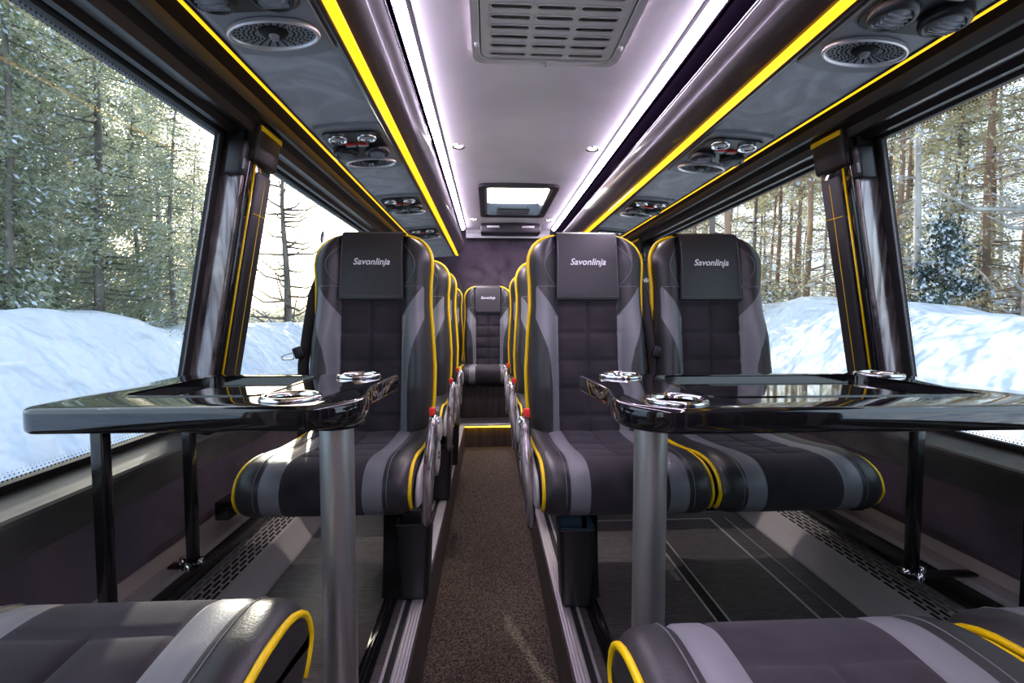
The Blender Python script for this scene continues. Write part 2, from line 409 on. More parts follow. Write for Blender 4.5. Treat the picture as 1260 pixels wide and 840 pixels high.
# ------------------------------------------------------------------ heater duct, wall rail
for s, side in SIDES:
    y0, y1 = -1.9, 3.7
    t = thing('heater_duct', 'grey metal floor heater duct with slotted grille along the %s wall' % side, 'heater', (X(s, 1.0), .9, 0))
    ox, oy = t.location.x, t.location.y
    def q(u, z): return (X(s, u) - ox, z)
    mb = MB(); prof = [(.905, .001), (.908, .008), (.940, .045), (.965, .078), (.975, .082), (1.0, .04), (1.0, .001)]
    mb.prism([q(*p) for p in prof], y0 - oy, y1 - oy); mb.obj('duct_cover', 'alu_grey', t)
    mb = MB(); rows = 6; U0, Z0, U1, Z1 = .975, .082, 1.05, .104
    for r in range(rows):
        a = r / rows; b = (r + .55) / rows; c = (r + 1) / rows
        def pt(k, y): x, z = q(U0 + (U1 - U0) * k, Z0 + (Z1 - Z0) * k); return (x, y - oy, z)
        mb.quad([pt(b, y0), pt(c, y0), pt(c, y1), pt(b, y1)])
        y = y0 + (r % 2) * .024
        while y < y1 - .05:
            mb.quad([pt(a, y), pt(b, y), pt(b, y + .011), pt(a, y + .011)]); y += .048
    mb.obj('slotted_grille', 'alu_grey', t, recalc=False)
    mb = MB(); mb.prism([q(.975, .05), q(1.05, .07), q(1.05, .06), q(.975, .04)], y0 - oy, y1 - oy); mb.obj('duct_inside', 'dark_slot', t)
    mb = MB(); mb.prism([q(1.05, .104), q(1.10, .112), q(1.10, .0), q(1.05, .0)], y0 - oy, y1 - oy); mb.obj('back_channel', 'grey_plastic', t)
    mb = MB(); mb.prism([(X(s, 1.025), .185), (X(s, 1.020), .19), (X(s, 1.022), .205), (X(s, 1.06), .212), (X(s, 1.06), .205), (X(s, 1.10), .225), (X(s, 1.11), .225), (X(s, 1.11), .185)], y0, y1)
    o = mb.obj('seat_rail', 'alu'); tag(o, 'aluminium seat mounting rail fixed low along the %s wall' % side, 'rail')
    mb = MB(); mb.box((min(X(s, 1.03), X(s, 1.11)), y0, .12), (max(X(s, 1.03), X(s, 1.11)), y1, .184), .004); trim(mb, 'blackmetal')

# ------------------------------------------------------------------ ceiling, overhead racks
CZ = 1.79
mb = MB()
H = (CX - .245, CX + .265, 3.20, 4.12)     # hatch opening
def arch(x): return CZ + .012 * (1 - ((x - CX) / .44) ** 2)
def ceil_patch(mb, x0, x1, y0, y1):
    N = 10
    xs = [x0 + (x1 - x0) * i / N for i in range(N + 1)]
    mb.prism([(x, arch(x)) for x in xs] + [(x1, CZ + .06), (x0, CZ + .06)], y0, y1, smooth=False)
ceil_patch(mb, CX - .44, CX + .44, YB, H[2]); ceil_patch(mb, CX - .44, H[0], H[2], H[3]); ceil_patch(mb, H[1], CX + .44, H[2], H[3]); ceil_patch(mb, CX - .44, CX + .44, H[3], 4.75)
# curved drop at the far end
mb.prism([(4.75, CZ + .012), (4.80, CZ), (4.83, CZ - .03), (4.84, CZ - .07), (4.86, CZ - .07), (4.86, CZ + .06), (4.75, CZ + .06)], CX - .44, CX + .44, 'x')
struct(mb.obj('ceiling', 'ceiling'))
mb = MB(); mb.box((CX - 1.3, YB, CZ + .06), (CX - .25, YF, CZ + .10)); mb.box((CX + .27, YB, CZ + .06), (CX + 1.3, YF, CZ + .10))
mb.box((CX - .25, YB, CZ + .06), (CX + .27, H[2] - .01, CZ + .10)); mb.box((CX - .25, H[3] + .01, CZ + .06), (CX + .27, YF, CZ + .10)); trim(mb, 'plastic')
mb = MB(); mb.box((CX - 1.3, YB - .05, -.3), (CX + 1.3, YB, 1.9)); struct(mb.obj('wall_rear', 'wall_suede'))
mb = MB(); mb.box((CX - 1.3, YF, -.3), (CX + 1.3, YF + .05, 1.9)); struct(mb.obj('wall_front', 'wall_suede'))
YE = 4.62
for s, side in SIDES:
    # recess and light strip at the ceiling edge
    mb = MB(); mb.prism([(X(s, .428), CZ - .001), (X(s, .441), CZ - .003), (X(s, .441), CZ + .03), (X(s, .428), CZ + .03)], YB, 4.75); trim(mb, 'plastic')
    mb = MB(); mb.prism([(X(s, .441), CZ - .002), (X(s, .456), CZ - .022), (X(s, .476), CZ - .020), (X(s, .476), CZ + .012), (X(s, .441), CZ + .012)], YB, 4.68)
    o = mb.obj('ceiling_light_strip', 'led'); tag(o, 'long white light strip at the %s edge of the ceiling' % side, 'light strip')
    mb = MB(); mb.prism([(X(s, .476), CZ - .03), (X(s, .484), CZ - .03), (X(s, .484), 1.64), (X(s, .50), 1.64), (X(s, .50), CZ + .05), (X(s, .476), CZ + .05)], YB, YE + .02); trim(mb, 'fascia')
    # rack: rounded lower edge profile
    t = thing('overhead_rack', 'dark brown rounded overhead rack with yellow light line above the %s seats' % side, 'luggage rack', (X(s, .55), 1.3, 1.49))
    ox, oy, oz = t.location
    arc = [(.545 + .096 * math.cos(math.radians(a)), 1.603 + .096 * math.sin(math.radians(a))) for a in range(166, 252, 6)]
    prof = [(.484, 1.655), (.460, 1.640)] + arc + [(.533, 1.509), (.535, 1.500), (.548, 1.498), (.548, 1.52), (.60, 1.66)]
    mb = MB()
    def ringp(y, sc=1, dz=0): return [(X(s, .60 + (p[0] - .60) * sc) - ox, y - oy, (1.66 + (p[1] - 1.66) * sc) - oz) for p in prof]
    rows = [ringp(YB), ringp(YE)] + [ringp(YE + .09 * math.sin(a), math.cos(a) * .999 + .001) for a in (.25, .5, .8, 1.1, 1.35, 1.5)]
    mb.grid(rows, 0, True)
    o = mb.obj('rack_profile', 'tube', t)
    for p in o.data.polygons: p.use_smooth = True
    mb = MB(); mb.tube([(X(s, .4515) - ox, YB - oy, 1.636 - oz), (X(s, .4515) - ox, YE - oy, 1.636 - oz)], .0035, 8); mb.obj('edge_bead', 'chrome', t)
    mb = MB(); a, b = sorted((X(s, .506) - ox, X(s, .532) - ox)); mb.box((a, YB - oy, 1.501 - oz), (b, YE - oy, 1.511 - oz), .003); mb.obj('yellow_light_line', 'yellow_led', t)
    mb = MB(); a, b = sorted((X(s, .545) - ox, X(s, .79) - ox))
    mb.prism([(X(s, .548) - ox, 1.505 - oz), (X(s, .786) - ox, 1.487 - oz), (X(s, .80) - ox, 1.55 - oz), (X(s, .548) - ox, 1.55 - oz)], YB - oy, YE + .06 - oy)
    mb.obj('underside_panel', 'panel_suede', t)
    mb = MB(); mb.tube([(X(s, .549) - ox, YB - oy, 1.503 - oz), (X(s, .549) - ox, YE - oy, 1.503 - oz)], .002, 6); mb.obj('panel_bead', 'grey_plastic', t)
    mb = MB(); mb.tube([(X(s, .787) - ox, YB - oy, 1.486 - oz), (X(s, .787) - ox, YE - oy, 1.486 - oz)], .0035, 6); mb.obj('panel_bead', 'plastic', t)
    mb = MB(); mb.tube([(X(s, .796) - ox, YB - oy, 1.486 - oz), (X(s, .796) - ox, YE - oy, 1.486 - oz)], .0045, 8); mb.obj('thin_yellow_light_line', 'yellow_thin', t)

# ------------------------------------------------------------------ passenger service units
def service_unit():
    t = thing('service_panel', '', 'service panel')
    mb = MB()   # housing with curved ends
    pts = []
    for k in range(13):
        x = -.115 + .23 * k / 12; pts.append((x * .92, .205 + .02 * math.cos(x / .115 * PI / 2)))
    for k in range(13):
        x = .115 - .23 * k / 12; pts.append((x * .92, -.185 - .012 * math.cos(x / .115 * PI / 2)))
    mb.prism(pts, -.012, .02, 'z', 0, .004); mb.obj('housing', 'grey_plastic', t)
    mb = MB(); inner = rrect(-.098, .098, -.165, .055, .04)
    mb.prism(inner, -.0195, -.014, 'z', 0, .002); mb.obj('control_plate', 'plastic', t)
    for sx in (-1, 1):
        mb = MB(); mb.lathe([(.030, -.017), (.032, -.024), (.029, -.030), (.024, -.027), (.022, -.022)], (sx * .048, -.122, 0), 24)
        r = mb.obj('reading_light', 'chrome', t)
        mb = MB(); mb.lathe([(0, -.0275), (.014, -.026), (.022, -.022)], (sx * .048, -.122, 0), 20); mb.obj('lens', 'shell', r)
        mb = MB(); x = sx * .021
        mb.box((x - .017, -.080, -.026), (x + .017, -.069, -.018), .002, 0); mb.box((x - .017, -.0688, -.0265), (x + .017, -.056, -.018), .002, 1)
        mb.obj('button', ['red', 'shell'], t)
        mb = MB(); mb.lathe([(.042, -.017), (.044, -.028), (.041, -.037), (.034, -.040), (.030, -.037), (.028, -.034)], (sx * .055, -.008, 0), 28)
        nz = mb.obj('air_nozzle', 'plastic', t)
        mb = MB(); mb.lathe([(0, -.046), (.012, -.045), (.026, -.038), (.030, -.034)], (sx * .055, -.008, 0), 24)
        for k in range(-2, 3): mb.box((sx * .055 - .024, -.008 + k * .009 - .001, -.0475 + abs(k) * .002), (sx * .055 + .024, -.008 + k * .009 + .001, -.036), 0)
        mb.obj('nozzle_core', 'grey_plastic', nz)
    mb = MB(); mb.lathe([(.094, -.014), (.097, -.021), (.094, -.026), (.089, -.025), (.087, -.019)], (0, .125, 0), 44, sx=1, sy=.52)
    sp = mb.obj('speaker_ring', 'alu', t)
    mb = MB(); mb.lathe([(0, -.012), (.03, -.013), (.06, -.016), (.088, -.019)], (0, .125, 0), 44, 0, 1, .52)
    mb.lathe([(0, -.022), (.018, -.024), (.024, -.021), (.030, -.015)], (0, .125, 0), 28, 1, 1, .75)
    mb.lathe([(0, -.031), (.009, -.029), (.011, -.022)], (0, .125, 0), 20, 0)
    for k in range(26):
        a = 2 * PI * k / 26
        for rr in (.042, .052, .062, .072, .080):
            x, y = rr * math.cos(a), .125 + rr * .52 * math.sin(a)
            z = -.0185
            mb.box((x - .0016, y - .0012, z - .0012), (x + .0016, y + .0012, z + .001), 0, 1)
    mb.obj('speaker_grille', ['grey_plastic', 'dark_slot'], sp)
    return t
unit0 = service_unit(); used = False
ORD = ['nearest the camera', 'above the first forward row', 'above the second row', 'farthest down the coach']
for s, side in SIDES:
    for i, y in enumerate((1.03, 1.835, 2.66, 3.47)):
        u = copy_tree(unit0) if used else unit0; used = True
        u.location = (X(s, .660), y - .125, 1.497)
        u.rotation_euler = (0, s * math.radians(4.3), 0)
        u['label'] = 'service panel with air nozzles and oval speaker, %s rack, %s' % (side, ORD[i])
        u['group'] = 'service panels in the %s rack' % side

# ------------------------------------------------------------------ ceiling grille, hatch, spots
t = thing('ceiling_grille', 'large pale grey louvred air intake grille in the ceiling', 'grille', (CX, 1.33, CZ + .012))
W, L0, L1 = .255, -.42, .335
mb = MB(); ring_prism(mb, rrect(-W, W, L0, L1, .045), rrect(-W + .03, W - .03, L0 + .03, L1 - .03, .03), -.030, .0)
bmesh.ops.bevel(mb.bm, geom=[e for e in mb.bm.edges if abs(e.verts[0].co.z + .03) < 1e-5 and abs(e.verts[1].co.z + .03) < 1e-5], offset=.006, segments=3, affect='EDGES')
fr = mb.obj('frame', 'vent_grey', t)
mb = MB(); z = -.024; xs = [-W + .022, -.190, -.073, -.055, .055, .073, .190, W - .022]
cols = ((-.195, -.072), (-.058, .058), (.072, .195)); pitch = .0475; sh = .024
y = L1 - .048; ys = []
while y > L0 + .06: ys.append((y - sh, y)); y -= pitch
def flat(x0, x1, y0, y1): mb.quad([(x0, y0, z), (x1, y0, z), (x1, y1, z), (x0, y1, z)]); mb.quad([(x0, y0, z + .003), (x1, y0, z + .003), (x1, y1, z + .003), (x0, y1, z + .003)])
edge = [-W + .024] + [c for cc in cols for c in cc] + [W - .024]
for i in range(0, 8, 2): flat(edge[i], edge[i + 1], L0 + .024, L1 - .024)
for (a, b) in cols:
    prev = L1 - .024
    for (c, d) in ys: flat(a, b, d, prev); prev = c
    flat(a, b, L0 + .024, prev)
for (a, b) in cols:
    for (c, d) in ys:
        loop = [(x, yy, z - .002) for x, yy in rrect(a, b, c, d, .0115, 4)]
        mb.tube(loop, .0028, 6, closed=True, up=(0, 0, 1))
mb.obj('louvre_plate', 'vent_grey', t, recalc=True)
mb = MB()
for (a, b) in cols:
    for (c, d) in ys: mb.quad([(a, c + .002, z + .001), (b, c + .002, z + .001), (b, d + .004, z + .013), (a, d + .004, z + .013)])
mb.obj('louvre_blades', 'vent_grey', t, recalc=False)
for px, py in ((-W + .016, L1 - .12), (W - .016, L1 - .12), (0, L1 - .014), (-W + .016, L0 + .12), (W - .016, L0 + .12)):
    mb = MB(); mb.lathe([(0, -.040), (.006, -.039), (.009, -.034), (.009, -.028)], (px, py, 0), 14); mb.obj('screw', 'shell', t)

t = thing('roof_hatch', 'glazed roof hatch with dark frame at the far end of the ceiling', 'roof hatch', (CX + .01, 3.66, CZ))
mb = MB(); HW, HL = .255, .46
ring_prism(mb, rrect(-HW - .028, HW + .028, -HL - .028, HL + .028, .05), rrect(-HW + .012, HW - .012, -HL + .012, HL - .012, .04), -.012, .07)
mb.obj('frame', 'plastic', t)
mb = MB(); ring_prism(mb, rrect(-HW + .010, HW - .010, -HL + .010, HL - .010, .04), rrect(-HW + .03, HW - .03, -HL + .05, HL - .03, .04), .0, .10); mb.obj('liner', 'grey_plastic', t)
mb = MB(); mb.prism(rrect(-HW, HW, -HL, HL, .04), .100, .106, 'z'); mb.obj('hatch_glass', 'glass', t)
mb = MB(); mb.box((-.14, HL - .20, .01), (.14, HL - .04, .05), .008); mb.obj('mechanism_box', 'grey_plastic', t)
mb = MB(); mb.tube([(-.12, HL - .22, .03), (-.12, HL - .25, .0), (.12, HL - .25, .0), (.12, HL - .22, .03)], .006, 8); mb.obj('handle_bar', 'plastic', t)
spots = [(-.163, 2.50, 'left spotlight set in the ceiling ahead of the hatch'), (.564, 2.50, 'right spotlight set in the ceiling ahead of the hatch'),
         (-.14, 4.30, 'left spotlight set in the ceiling behind the hatch'), (.56, 4.30, 'right spotlight set in the ceiling behind the hatch')]
for x, y, lab in spots:
    t = thing('ceiling_spotlight', 'small round chrome ' + lab, 'ceiling light', (x, y, arch(x)), 0, 'ceiling spotlights')
    mb = MB(); mb.lathe([(.022, .006), (.024, -.004), (.034, -.007), (.037, -.003), (.037, .002)], (0, 0, 0), 28); mb.obj('bezel', 'chrome', t)
    mb = MB(); mb.lathe([(0, -.004), (.014, -.004), (.022, -.001)], (0, 0, 0), 24); mb.obj('bulb_lens', 'lamp', t)
    ld = bpy.data.lights.new('spot_beam', 'SPOT'); ld.energy = 14; ld.color = (1, .9, .82); ld.spot_size = 2.3; ld.spot_blend = .8; ld.shadow_soft_size = .02
    lo = bpy.data.objects.new('spot_beam', ld); COL.objects.link(lo); lo.location = (x, y, arch(x) - .012)
# console at the far end of the ceiling
t = thing('ceiling_console', 'black overhead console with two pale panels at the far ceiling end', 'console', (CX + .01, 4.50, CZ - .05))
mb = MB(); mb.box((-.29, -.06, -.045), (.29, .12, .052), .015); mb.obj('housing', 'plastic', t)
for sx in (-1, 1):
    mb = MB(); mb.box((sx * .17 - .06, -.063, .008), (sx * .17 + .06, -.058, .026), .002); mb.obj('pale_panel', 'vent_grey', t)

# ------------------------------------------------------------------ seats
def WID(z): return lin_table([(.38, .200), (.46, .216), (.56, .226), (.68, .229), (.80, .222), (.92, .213), (1.0, .213), (1.06, .218), (1.10, .219)], z)
def yc(z): return .505 + (z - .42) * .135
XS = .114; ZTOP = 1.195
def edge_d(z): return lin_table([(.60, .030), (.90, .006), (1.085, .000)], z)
def backrest(t):
    rows = []; zs = []; z = .385
    while z < 1.085: zs.append(z); z += .0085
    outline = [(WID(z), z) for z in zs]
    for k in range(1, 15):
        a = PI / 2 * k / 14
        outline.append((.09 + (.219 - .09) * math.cos(a) ** .85 if k < 14 else .09, 1.085 + (ZTOP - 1.085) * math.sin(a)))
    def A(z): return lin_table([(.88, XS), (.995, .196)], z)
    def B(z): return lin_table([(.40, .142), (.52, .141), (.62, .143), (.70, .149), (.76, .160), (.82, .183), (.88, .204), (.97, .200), (.995, .196)], z)
    f0 = [0, .03, .08, .16, .28, .42, .56, .70, .84, .93, 1]
    meta = []
    for (w, z) in outline:
        top = z > 1.085
        k = w / .219 if top else 1
        b = lin_table([(.38, .020), (.48, .045), (.62, .072), (.80, .066), (.90, .040), (1.0, .030), (1.10, .034), (1.2, .02)], z)
        back = lin_table([(.385, .0), (1.085, 0), (1.15, .010), (1.195, .032)], z)
        xs = XS * min(1, w / .15) if top else XS; xs = min(xs, w * .8)
        a_, b_ = min(A(z), w * .93), min(B(z), w * .93)
        if z > .995: a_ = b_ = xs + (w - xs) * .75
        a_ = max(a_, xs)
        pos = [xs * f for f in f0] + [xs + (a_ - xs) * f for f in (.25, .5, .75, 1)] + [a_ + (b_ - a_) * f for f in (.25, .5, .75, 1)] + [b_ + (w - b_) * math.sin(f * PI / 2) for f in (.2, .4, .6, .8, 1)]
        row = []
        for x in pos:
            d = (x - xs) / (w - xs)
            if d <= 0:
                off = -.03
                if z < .945:
                    g = math.exp(-(x / .005) ** 2) * (1 if z > .5 else .3)
                    for zz in (.92, .815, .712, .610, .508): g = max(g, math.exp(-((z - zz) / .0055) ** 2))
                    puff = 1 - abs(((z - .508) / .103) % 1 - .5) * 2
                    off += .0075 * g - .007 * math.sqrt(max(0, puff)) * (1 - min(1, abs(x / xs - .5) * 2) ** 3)
                off += .004 * math.exp(-((x - xs) / .006) ** 2)
            else:
                e = .5
                if d < e: off = -.03 - b * math.sin(d / e * PI / 2) ** 1.3 + .004 * math.exp(-((x - xs) / .006) ** 2)
                else:
                    q = (d - e) / (1 - e); off = -(.03 + b) + (b + .03 + edge_d(z)) * (1 - math.sqrt(max(0, 1 - q * q)))
                if .40 < z < .99: off += .0035 * math.exp(-((x - b_) / .005) ** 2)
            row.append((x, yc(z) + off + back, z))
        rows.append([(-x, y, z) for x, y, z in row[:0:-1]] + row); meta.append(z)
    n0, n1, n2 = 10, 4, 4; half = 10 + 4 + 4 + 5
    def mf(i, j):
        z = meta[i]; k = j - half if j >= half else half - 1 - j
        if k < n0: return 1 if z < .93 else 0
        if k < n0 + n1: return 0
        if k < n0 + n1 + n2: return 2 if z < .99 else 0
        return 0
    mb = MB(); mb.grid(rows, 0, True, mfun=mf)
    # close the top and the underside
    br = mb.obj('backrest', ['leather', 'suede', 'grey_leather'], t, weld=.0004)
    # hard shell at the back
    mb = MB(); rr = []
    for (w, z) in outline[::3] + [outline[-1]]:
        back = lin_table([(1.085, 0), (1.15, .010), (1.195, .032)], z)
        row = []
        for k in range(-8, 9):
            x = w * math.sin(k / 8 * PI / 2); d = edge_d(z) + (.085 - edge_d(z)) * (1 - (abs(k) / 8) ** 6) * (1 if z < 1.12 else max(.3, (1.2 - z) / .08))
            row.append((x, yc(z) + d + back * .9, z))
        rr.append(row)
    mb.grid(rr, 0, True); mb.obj('back_shell', 'plastic', t)
    # piping round the outline
    right = [(w + .0045, yc(z) + edge_d(z) + lin_table([(1.085, 0), (1.15, .010), (1.195, .032)], z) - .002, z + .003 * smooth01((z - 1.085) / .1)) for (w, z) in outline if z > .47]
    path = [(-x, y, z) for x, y, z in right] + [(x, y, z) for x, y, z in right[::-1]]
    mb = MB(); mb.tube([path[i] for i in range(0, len(path), 2)], .0078, 8); mb.obj('piping', 'piping', t)
    # seams in the head section
    for s in (-1, 1):
        pts = []
        for k in range(13):
            a = k / 12; z = .99 + .165 * a; x = .118 + .048 * math.sin(a * PI)
            w = WID(min(z, 1.085)); d = (x - XS) / (w - XS); b = lin_table([(.9, .040), (1.0, .030), (1.10, .034), (1.2, .02)], z)
            off = -.03 - b * math.sin(min(1, max(0, d) / .5) * PI / 2) ** 1.3
            pts.append((s * x, yc(z) + off + lin_table([(1.085, 0), (1.15, .010), (1.195, .032)], z) - .0005, z))
        mb = MB(); mb.tube(pts, .0016, 6); mb.obj('seam', 'stitch', br)
        pts = []
        for k in range(11):
            z = .992; x = XS + (.205 - XS) * k / 10; w = WID(z); d = (x - XS) / (w - XS); e = .5; b = .031
            off = -.03 - b * math.sin(d / e * PI / 2) ** 1.3 if d < e else -(.03 + b) + (b + .06) * (1 - math.sqrt(max(0, 1 - ((d - e) / (1 - e)) ** 2)))
            pts.append((s * x, yc(z) + off, z))
        mb = MB(); mb.tube(pts, .0015, 6); mb.obj('seam', 'stitch', br)
    # head cover flap
    mb = MB(); path = []
    for (y, z) in ((yc(1.10) + .082, 1.10), (yc(1.15) + .082, 1.16), (yc(1.19) + .062, 1.194), (yc(1.2) + .028, 1.209), (yc(1.2) - .004, 1.208), (yc(1.19) - .030, 1.198), (yc(1.17) - .041, 1.175), (yc(1.10) - .046, 1.10), (yc(1.03) - .046, 1.03), (yc(.97) - .045, .97), (yc(.943) - .045, .943)): path.append((y, z))
    rr = []
    def flaprow(y, z, o, hw): return [(hw * k / 6, y + o - .003 * (1 - (k / 6) ** 2), z) for k in range(-6, 7)]
    for i, (y, z) in enumerate(path): rr.append(flaprow(y, z, 0, .116 + .005 * max(0, (1.1 - z) / .16)))
    for i, (y, z) in list(enumerate(path))[::-1]:
        inn = .006
        rr.append(flaprow(y + (inn if i > 4 else -inn if i < 2 else 0), z - (inn if 2 <= i <= 5 else 0), 0, .116 + .005 * max(0, (1.1 - z) / .16)))
    rr.append(rr[0]); mb.grid(rr, 0, True)
    fl = mb.obj('headrest_cover', 'leather', t)
    md = fl.modifiers.new('b', 'BEVEL'); md.width = .002; md.segments = 2; md.limit_method = 'ANGLE'
    mb = MB()
    mb.tube([(-.112, yc(1.17) - .0445, 1.17), (-.1125, yc(1.1) - .0495, 1.10), (-.115, yc(.955) - .0485, .955), (.115, yc(.955) - .0485, .955), (.1125, yc(1.1) - .0495, 1.10), (.112, yc(1.17) - .0445, 1.17)], .0011, 5)
    mb.obj('hem_stitching', 'stitch', fl)
    cu = bpy.data.curves.new('lettering', 'FONT'); cu.body = 'Savonlinja'; cu.size = .034; cu.align_x = 'CENTER'; cu.align_y = 'CENTER'; cu.shear = .28; cu.extrude = .0006; cu.offset = .0006; cu.space_character = 1.03; cu.resolution_u = 4
    tmp = bpy.data.objects.new('lettering', cu); COL.objects.link(tmp); bpy.context.view_layer.update()
    me = bpy.data.meshes.new_from_object(tmp.evaluated_get(bpy.context.evaluated_depsgraph_get())); bpy.data.objects.remove(tmp)
    xsv = [v.co.x for v in me.vertices]; sc = .136 / (max(xsv) - min(xsv))
    me.transform(Matrix.Diagonal((sc, sc * 1.04, 1, 1)))
    me.transform(Matrix.Rotation(PI / 2 - math.atan(.135) * 1, 4, 'X')); me.transform(Matrix.Translation((0, yc(1.085) - .0525, 1.085)))
    me.materials.clear(); me.materials.append(M['white'])
    o = bpy.data.objects.new('lettering', me); COL.objects.link(o); o.parent = fl

def cushion(t):
    # side profile (y, z), back to front to underside
    key = [(.52, .452), (.42, .450), (.32, .452), (.22, .460), (.14, .470), (.08, .476), (.04, .474), (.008, .460), (-.012, .437), (-.020, .405), (-.014, .370), (.004, .345), (.03, .332), (.10, .326), (.30, .326), (.52, .33)]
    prof = []
    for i in range(len(key) - 1):
        p0 = key[max(i - 1, 0)]; p1 = key[i]; p2 = key[i + 1]; p3 = key[min(i + 2, len(key) - 1)]
        L = math.hypot(p2[0] - p1[0], p2[1] - p1[1]); nn = max(2, int(L / .009))
        for k in range(nn):
            u = k / nn
            prof.append(tuple(.5 * (2 * p1[d] + (p2[d] - p0[d]) * u + (2 * p0[d] - 5 * p1[d] + 4 * p2[d] - p3[d]) * u * u + (3 * p1[d] - p0[d] - 3 * p2[d] + p3[d]) * u ** 3) for d in (0, 1)))
    prof.append(key[-1])
    f0 = [0, .004, .010, .02, .035, .05, .065, .08, .092, .101, .107]
    xs = f0 + [.115, .133, .150, .160] + [.168, .182, .196, .207, .215, .222, .2275, .231, .232]
    cy, cz = .26, .395
    def pt(x, p):
        q = max(0, (x - .190) / .042); sh = 1 - math.sqrt(max(0, 1 - q * q)) if q < 1 else 1
        ins = .030 * sh
        y, z = p
        dy, dz = y - cy, z - cz; l = math.hypot(dy, dz * 3) or 1
        y2 = y - dy / l * ins if y < .3 else y
        z2 = z - (ins if z > cz + .02 else -ins * .5 if z < cz - .02 else ins * .25 * (z - cz) / .02)
        g = 0
        if z > .40 and y < .5:
            top = z > .44
            if x < .107:
                lines = (.10, .20, .30)
                if top: g = max(g, math.exp(-((x) / .004) ** 2) if .10 < y < .42 else 0)
                if top:
                    for yy in lines: g = max(g, math.exp(-((y - yy) / .006) ** 2))
                puff = 0
                if top and y > .1: puff = math.sqrt(max(0, 1 - abs(((y - .1) / .1) % 1 - .5) * 2)) * (1 - min(1, abs(x / .107 - .5) * 2) ** 3)
                z2 += .005 * puff
        for e in (.107, .160): 
            gg = math.exp(-((x - e) / .004) ** 2) * .6; g = max(g, gg)
        z2 -= .006 * g * (1 if z > .42 else 0); y2 += .004 * g * (1 if (y < .02) else 0)
        z2 += .012 * (min(1, x / .2)) ** 2 * (1 if z > .42 else 0) * min(1, max(0, (y - .03) / .1))
        return (y2, z2)
    rows = []
    for p in prof:
        r = [(x, *pt(x, p)) for x in xs]
        rows.append([(-a, b, c) for a, b, c in r[:0:-1]] + r)
    half = len(xs) - 1
    def mf(i, j):
        k = j - half if j >= half else half - 1 - j
        return 1 if k < 10 else 2 if k < 14 else 0
    mb = MB(); R = mb.grid(rows, 0, True, mfun=mf)
    for j in (0, -1):
        f = mb.bm.faces.new([r[j] for r in R]); f.material_index = 0
    cu = mb.obj('seat_cushion', ['leather', 'suede', 'grey_leather'], t, weld=.0002)
    # piping following both side edges
    for s in (-1, 1):
        path = [(s * .2295, pt(.2285, p)[0] - .001, pt(.2285, p)[1] + (.001 if p[1] > .4 else 0)) for p in prof if not (p[1] < .36 and p[0] > .02) and p[0] < .50]
        mb = MB(); mb.tube(path[::2], .0055, 8); mb.obj('piping', 'piping', t)
    for s in (-1, 1):
        path = [(s * .172, pt(.172, p)[0] - (.0008 if p[0] < .03 else 0), pt(.172, p)[1] + (.0006 if p[1] > .42 else 0)) for p in prof if p[1] > .35 and p[0] < .48]
        mb = MB(); mb.tube(path[::2], .0012, 5); mb.obj('seam', 'stitch', cu)

def under(t, kind, s):
    """kind: 'single', 'aisle', 'window' ; s = side of the aisle in local x (+1/-1)"""
    mb = MB(); mb.box((-.20, .14, .285), (.20, .46, .328), .006); mb.obj('seat_pan', 'blackmetal', t)
    for a in (-.19, .16):
        mb = MB(); mb.box((a, .47, .31), (a + .03, .56, .50), .006); mb.obj('recliner_bracket', 'blackmetal', t)

def aisle_parts(t, s, legx):
    mb = MB(); a, b = legx
    mb.prism([(.16, .012), (.44, .012), (.44, .05), (.36, .10), (.37, .288), (.20, .288), (.18, .08)], a, b, 'x', 0, .004); mb.obj('pedestal', 'blackmetal', t)
    # side shield, hinge cover, armrest folded down
    mb = MB()
    pts = [(.04, .345), (.10, .33), (.30, .335), (.44, .36), (.50, .42), (.49, .50), (.44, .535), (.40, .52), (.34, .47), (.22, .445), (.08, .425), (.045, .39)]
    x0, x1 = sorted((s * .236, s * .247)); mb.prism(pts, x0, x1, 'x', 0, .004, True); mb.obj('side_shield', 'shell', t)
    mb = MB(); x0, x1 = sorted((s * .248, s * .285))
    mb.prism([(.29 + .055 * math.cos(a), .505 + .040 * math.sin(a)) for a in [2 * PI * k / 20 for k in range(20)]], x0, x1, 'x', 0, .007, True)
    pts = [(.24, .50), (.34, .50), (.40, .42), (.37, .355), (.31, .34), (.26, .38)]
    x0, x1 = sorted((s * .247, s * .272)); mb.prism(pts, x0, x1, 'x', 0, .007, True)
    h = mb.obj('hinge_cover', 'shell', t)
    mb = MB(); x0, x1 = sorted((s * .270, s * .2745)); mb.box((x0, .315, .395), (x1, .335, .403), .001); mb.box((x0, .315, .410), (x1, .335, .418), .001); mb.obj('slot', 'dark_slot', h)
    mb = MB(); ctr = [(.235, .540, .020), (.215, .525, .023), (.19, .49, .024), (.165, .44, .0245), (.145, .38, .024), (.130, .32, .023), (.122, .275, .021), (.120, .258, .015)]
    mb.tube([(s * (.266 - .012 * max(0, (.5 - z)) / .25), y, z) for y, z, r in ctr], [r for y, z, r in ctr], 14, up=(0, 1, 0), flat=(1.15, .72))
    ar = mb.obj('armrest', 'burl', t)
    mb = MB(); mb.tube([(s * .268, .245, .546), (s * .268, .26, .535), (s * .268, .29, .52)], .017, 12); mb.obj('pivot_cap', 'chrome', ar)
    mb = MB(); x0, x1 = sorted((s * .232, s * .262)); mb.box((x0, .36, .46), (x1, .40, .545), .005, 0); mb.box((x0 + .004, .355, .530), (x1 - .004, .375, .562), .004, 1); mb.obj('belt_buckle', ['plastic', 'red'], t)

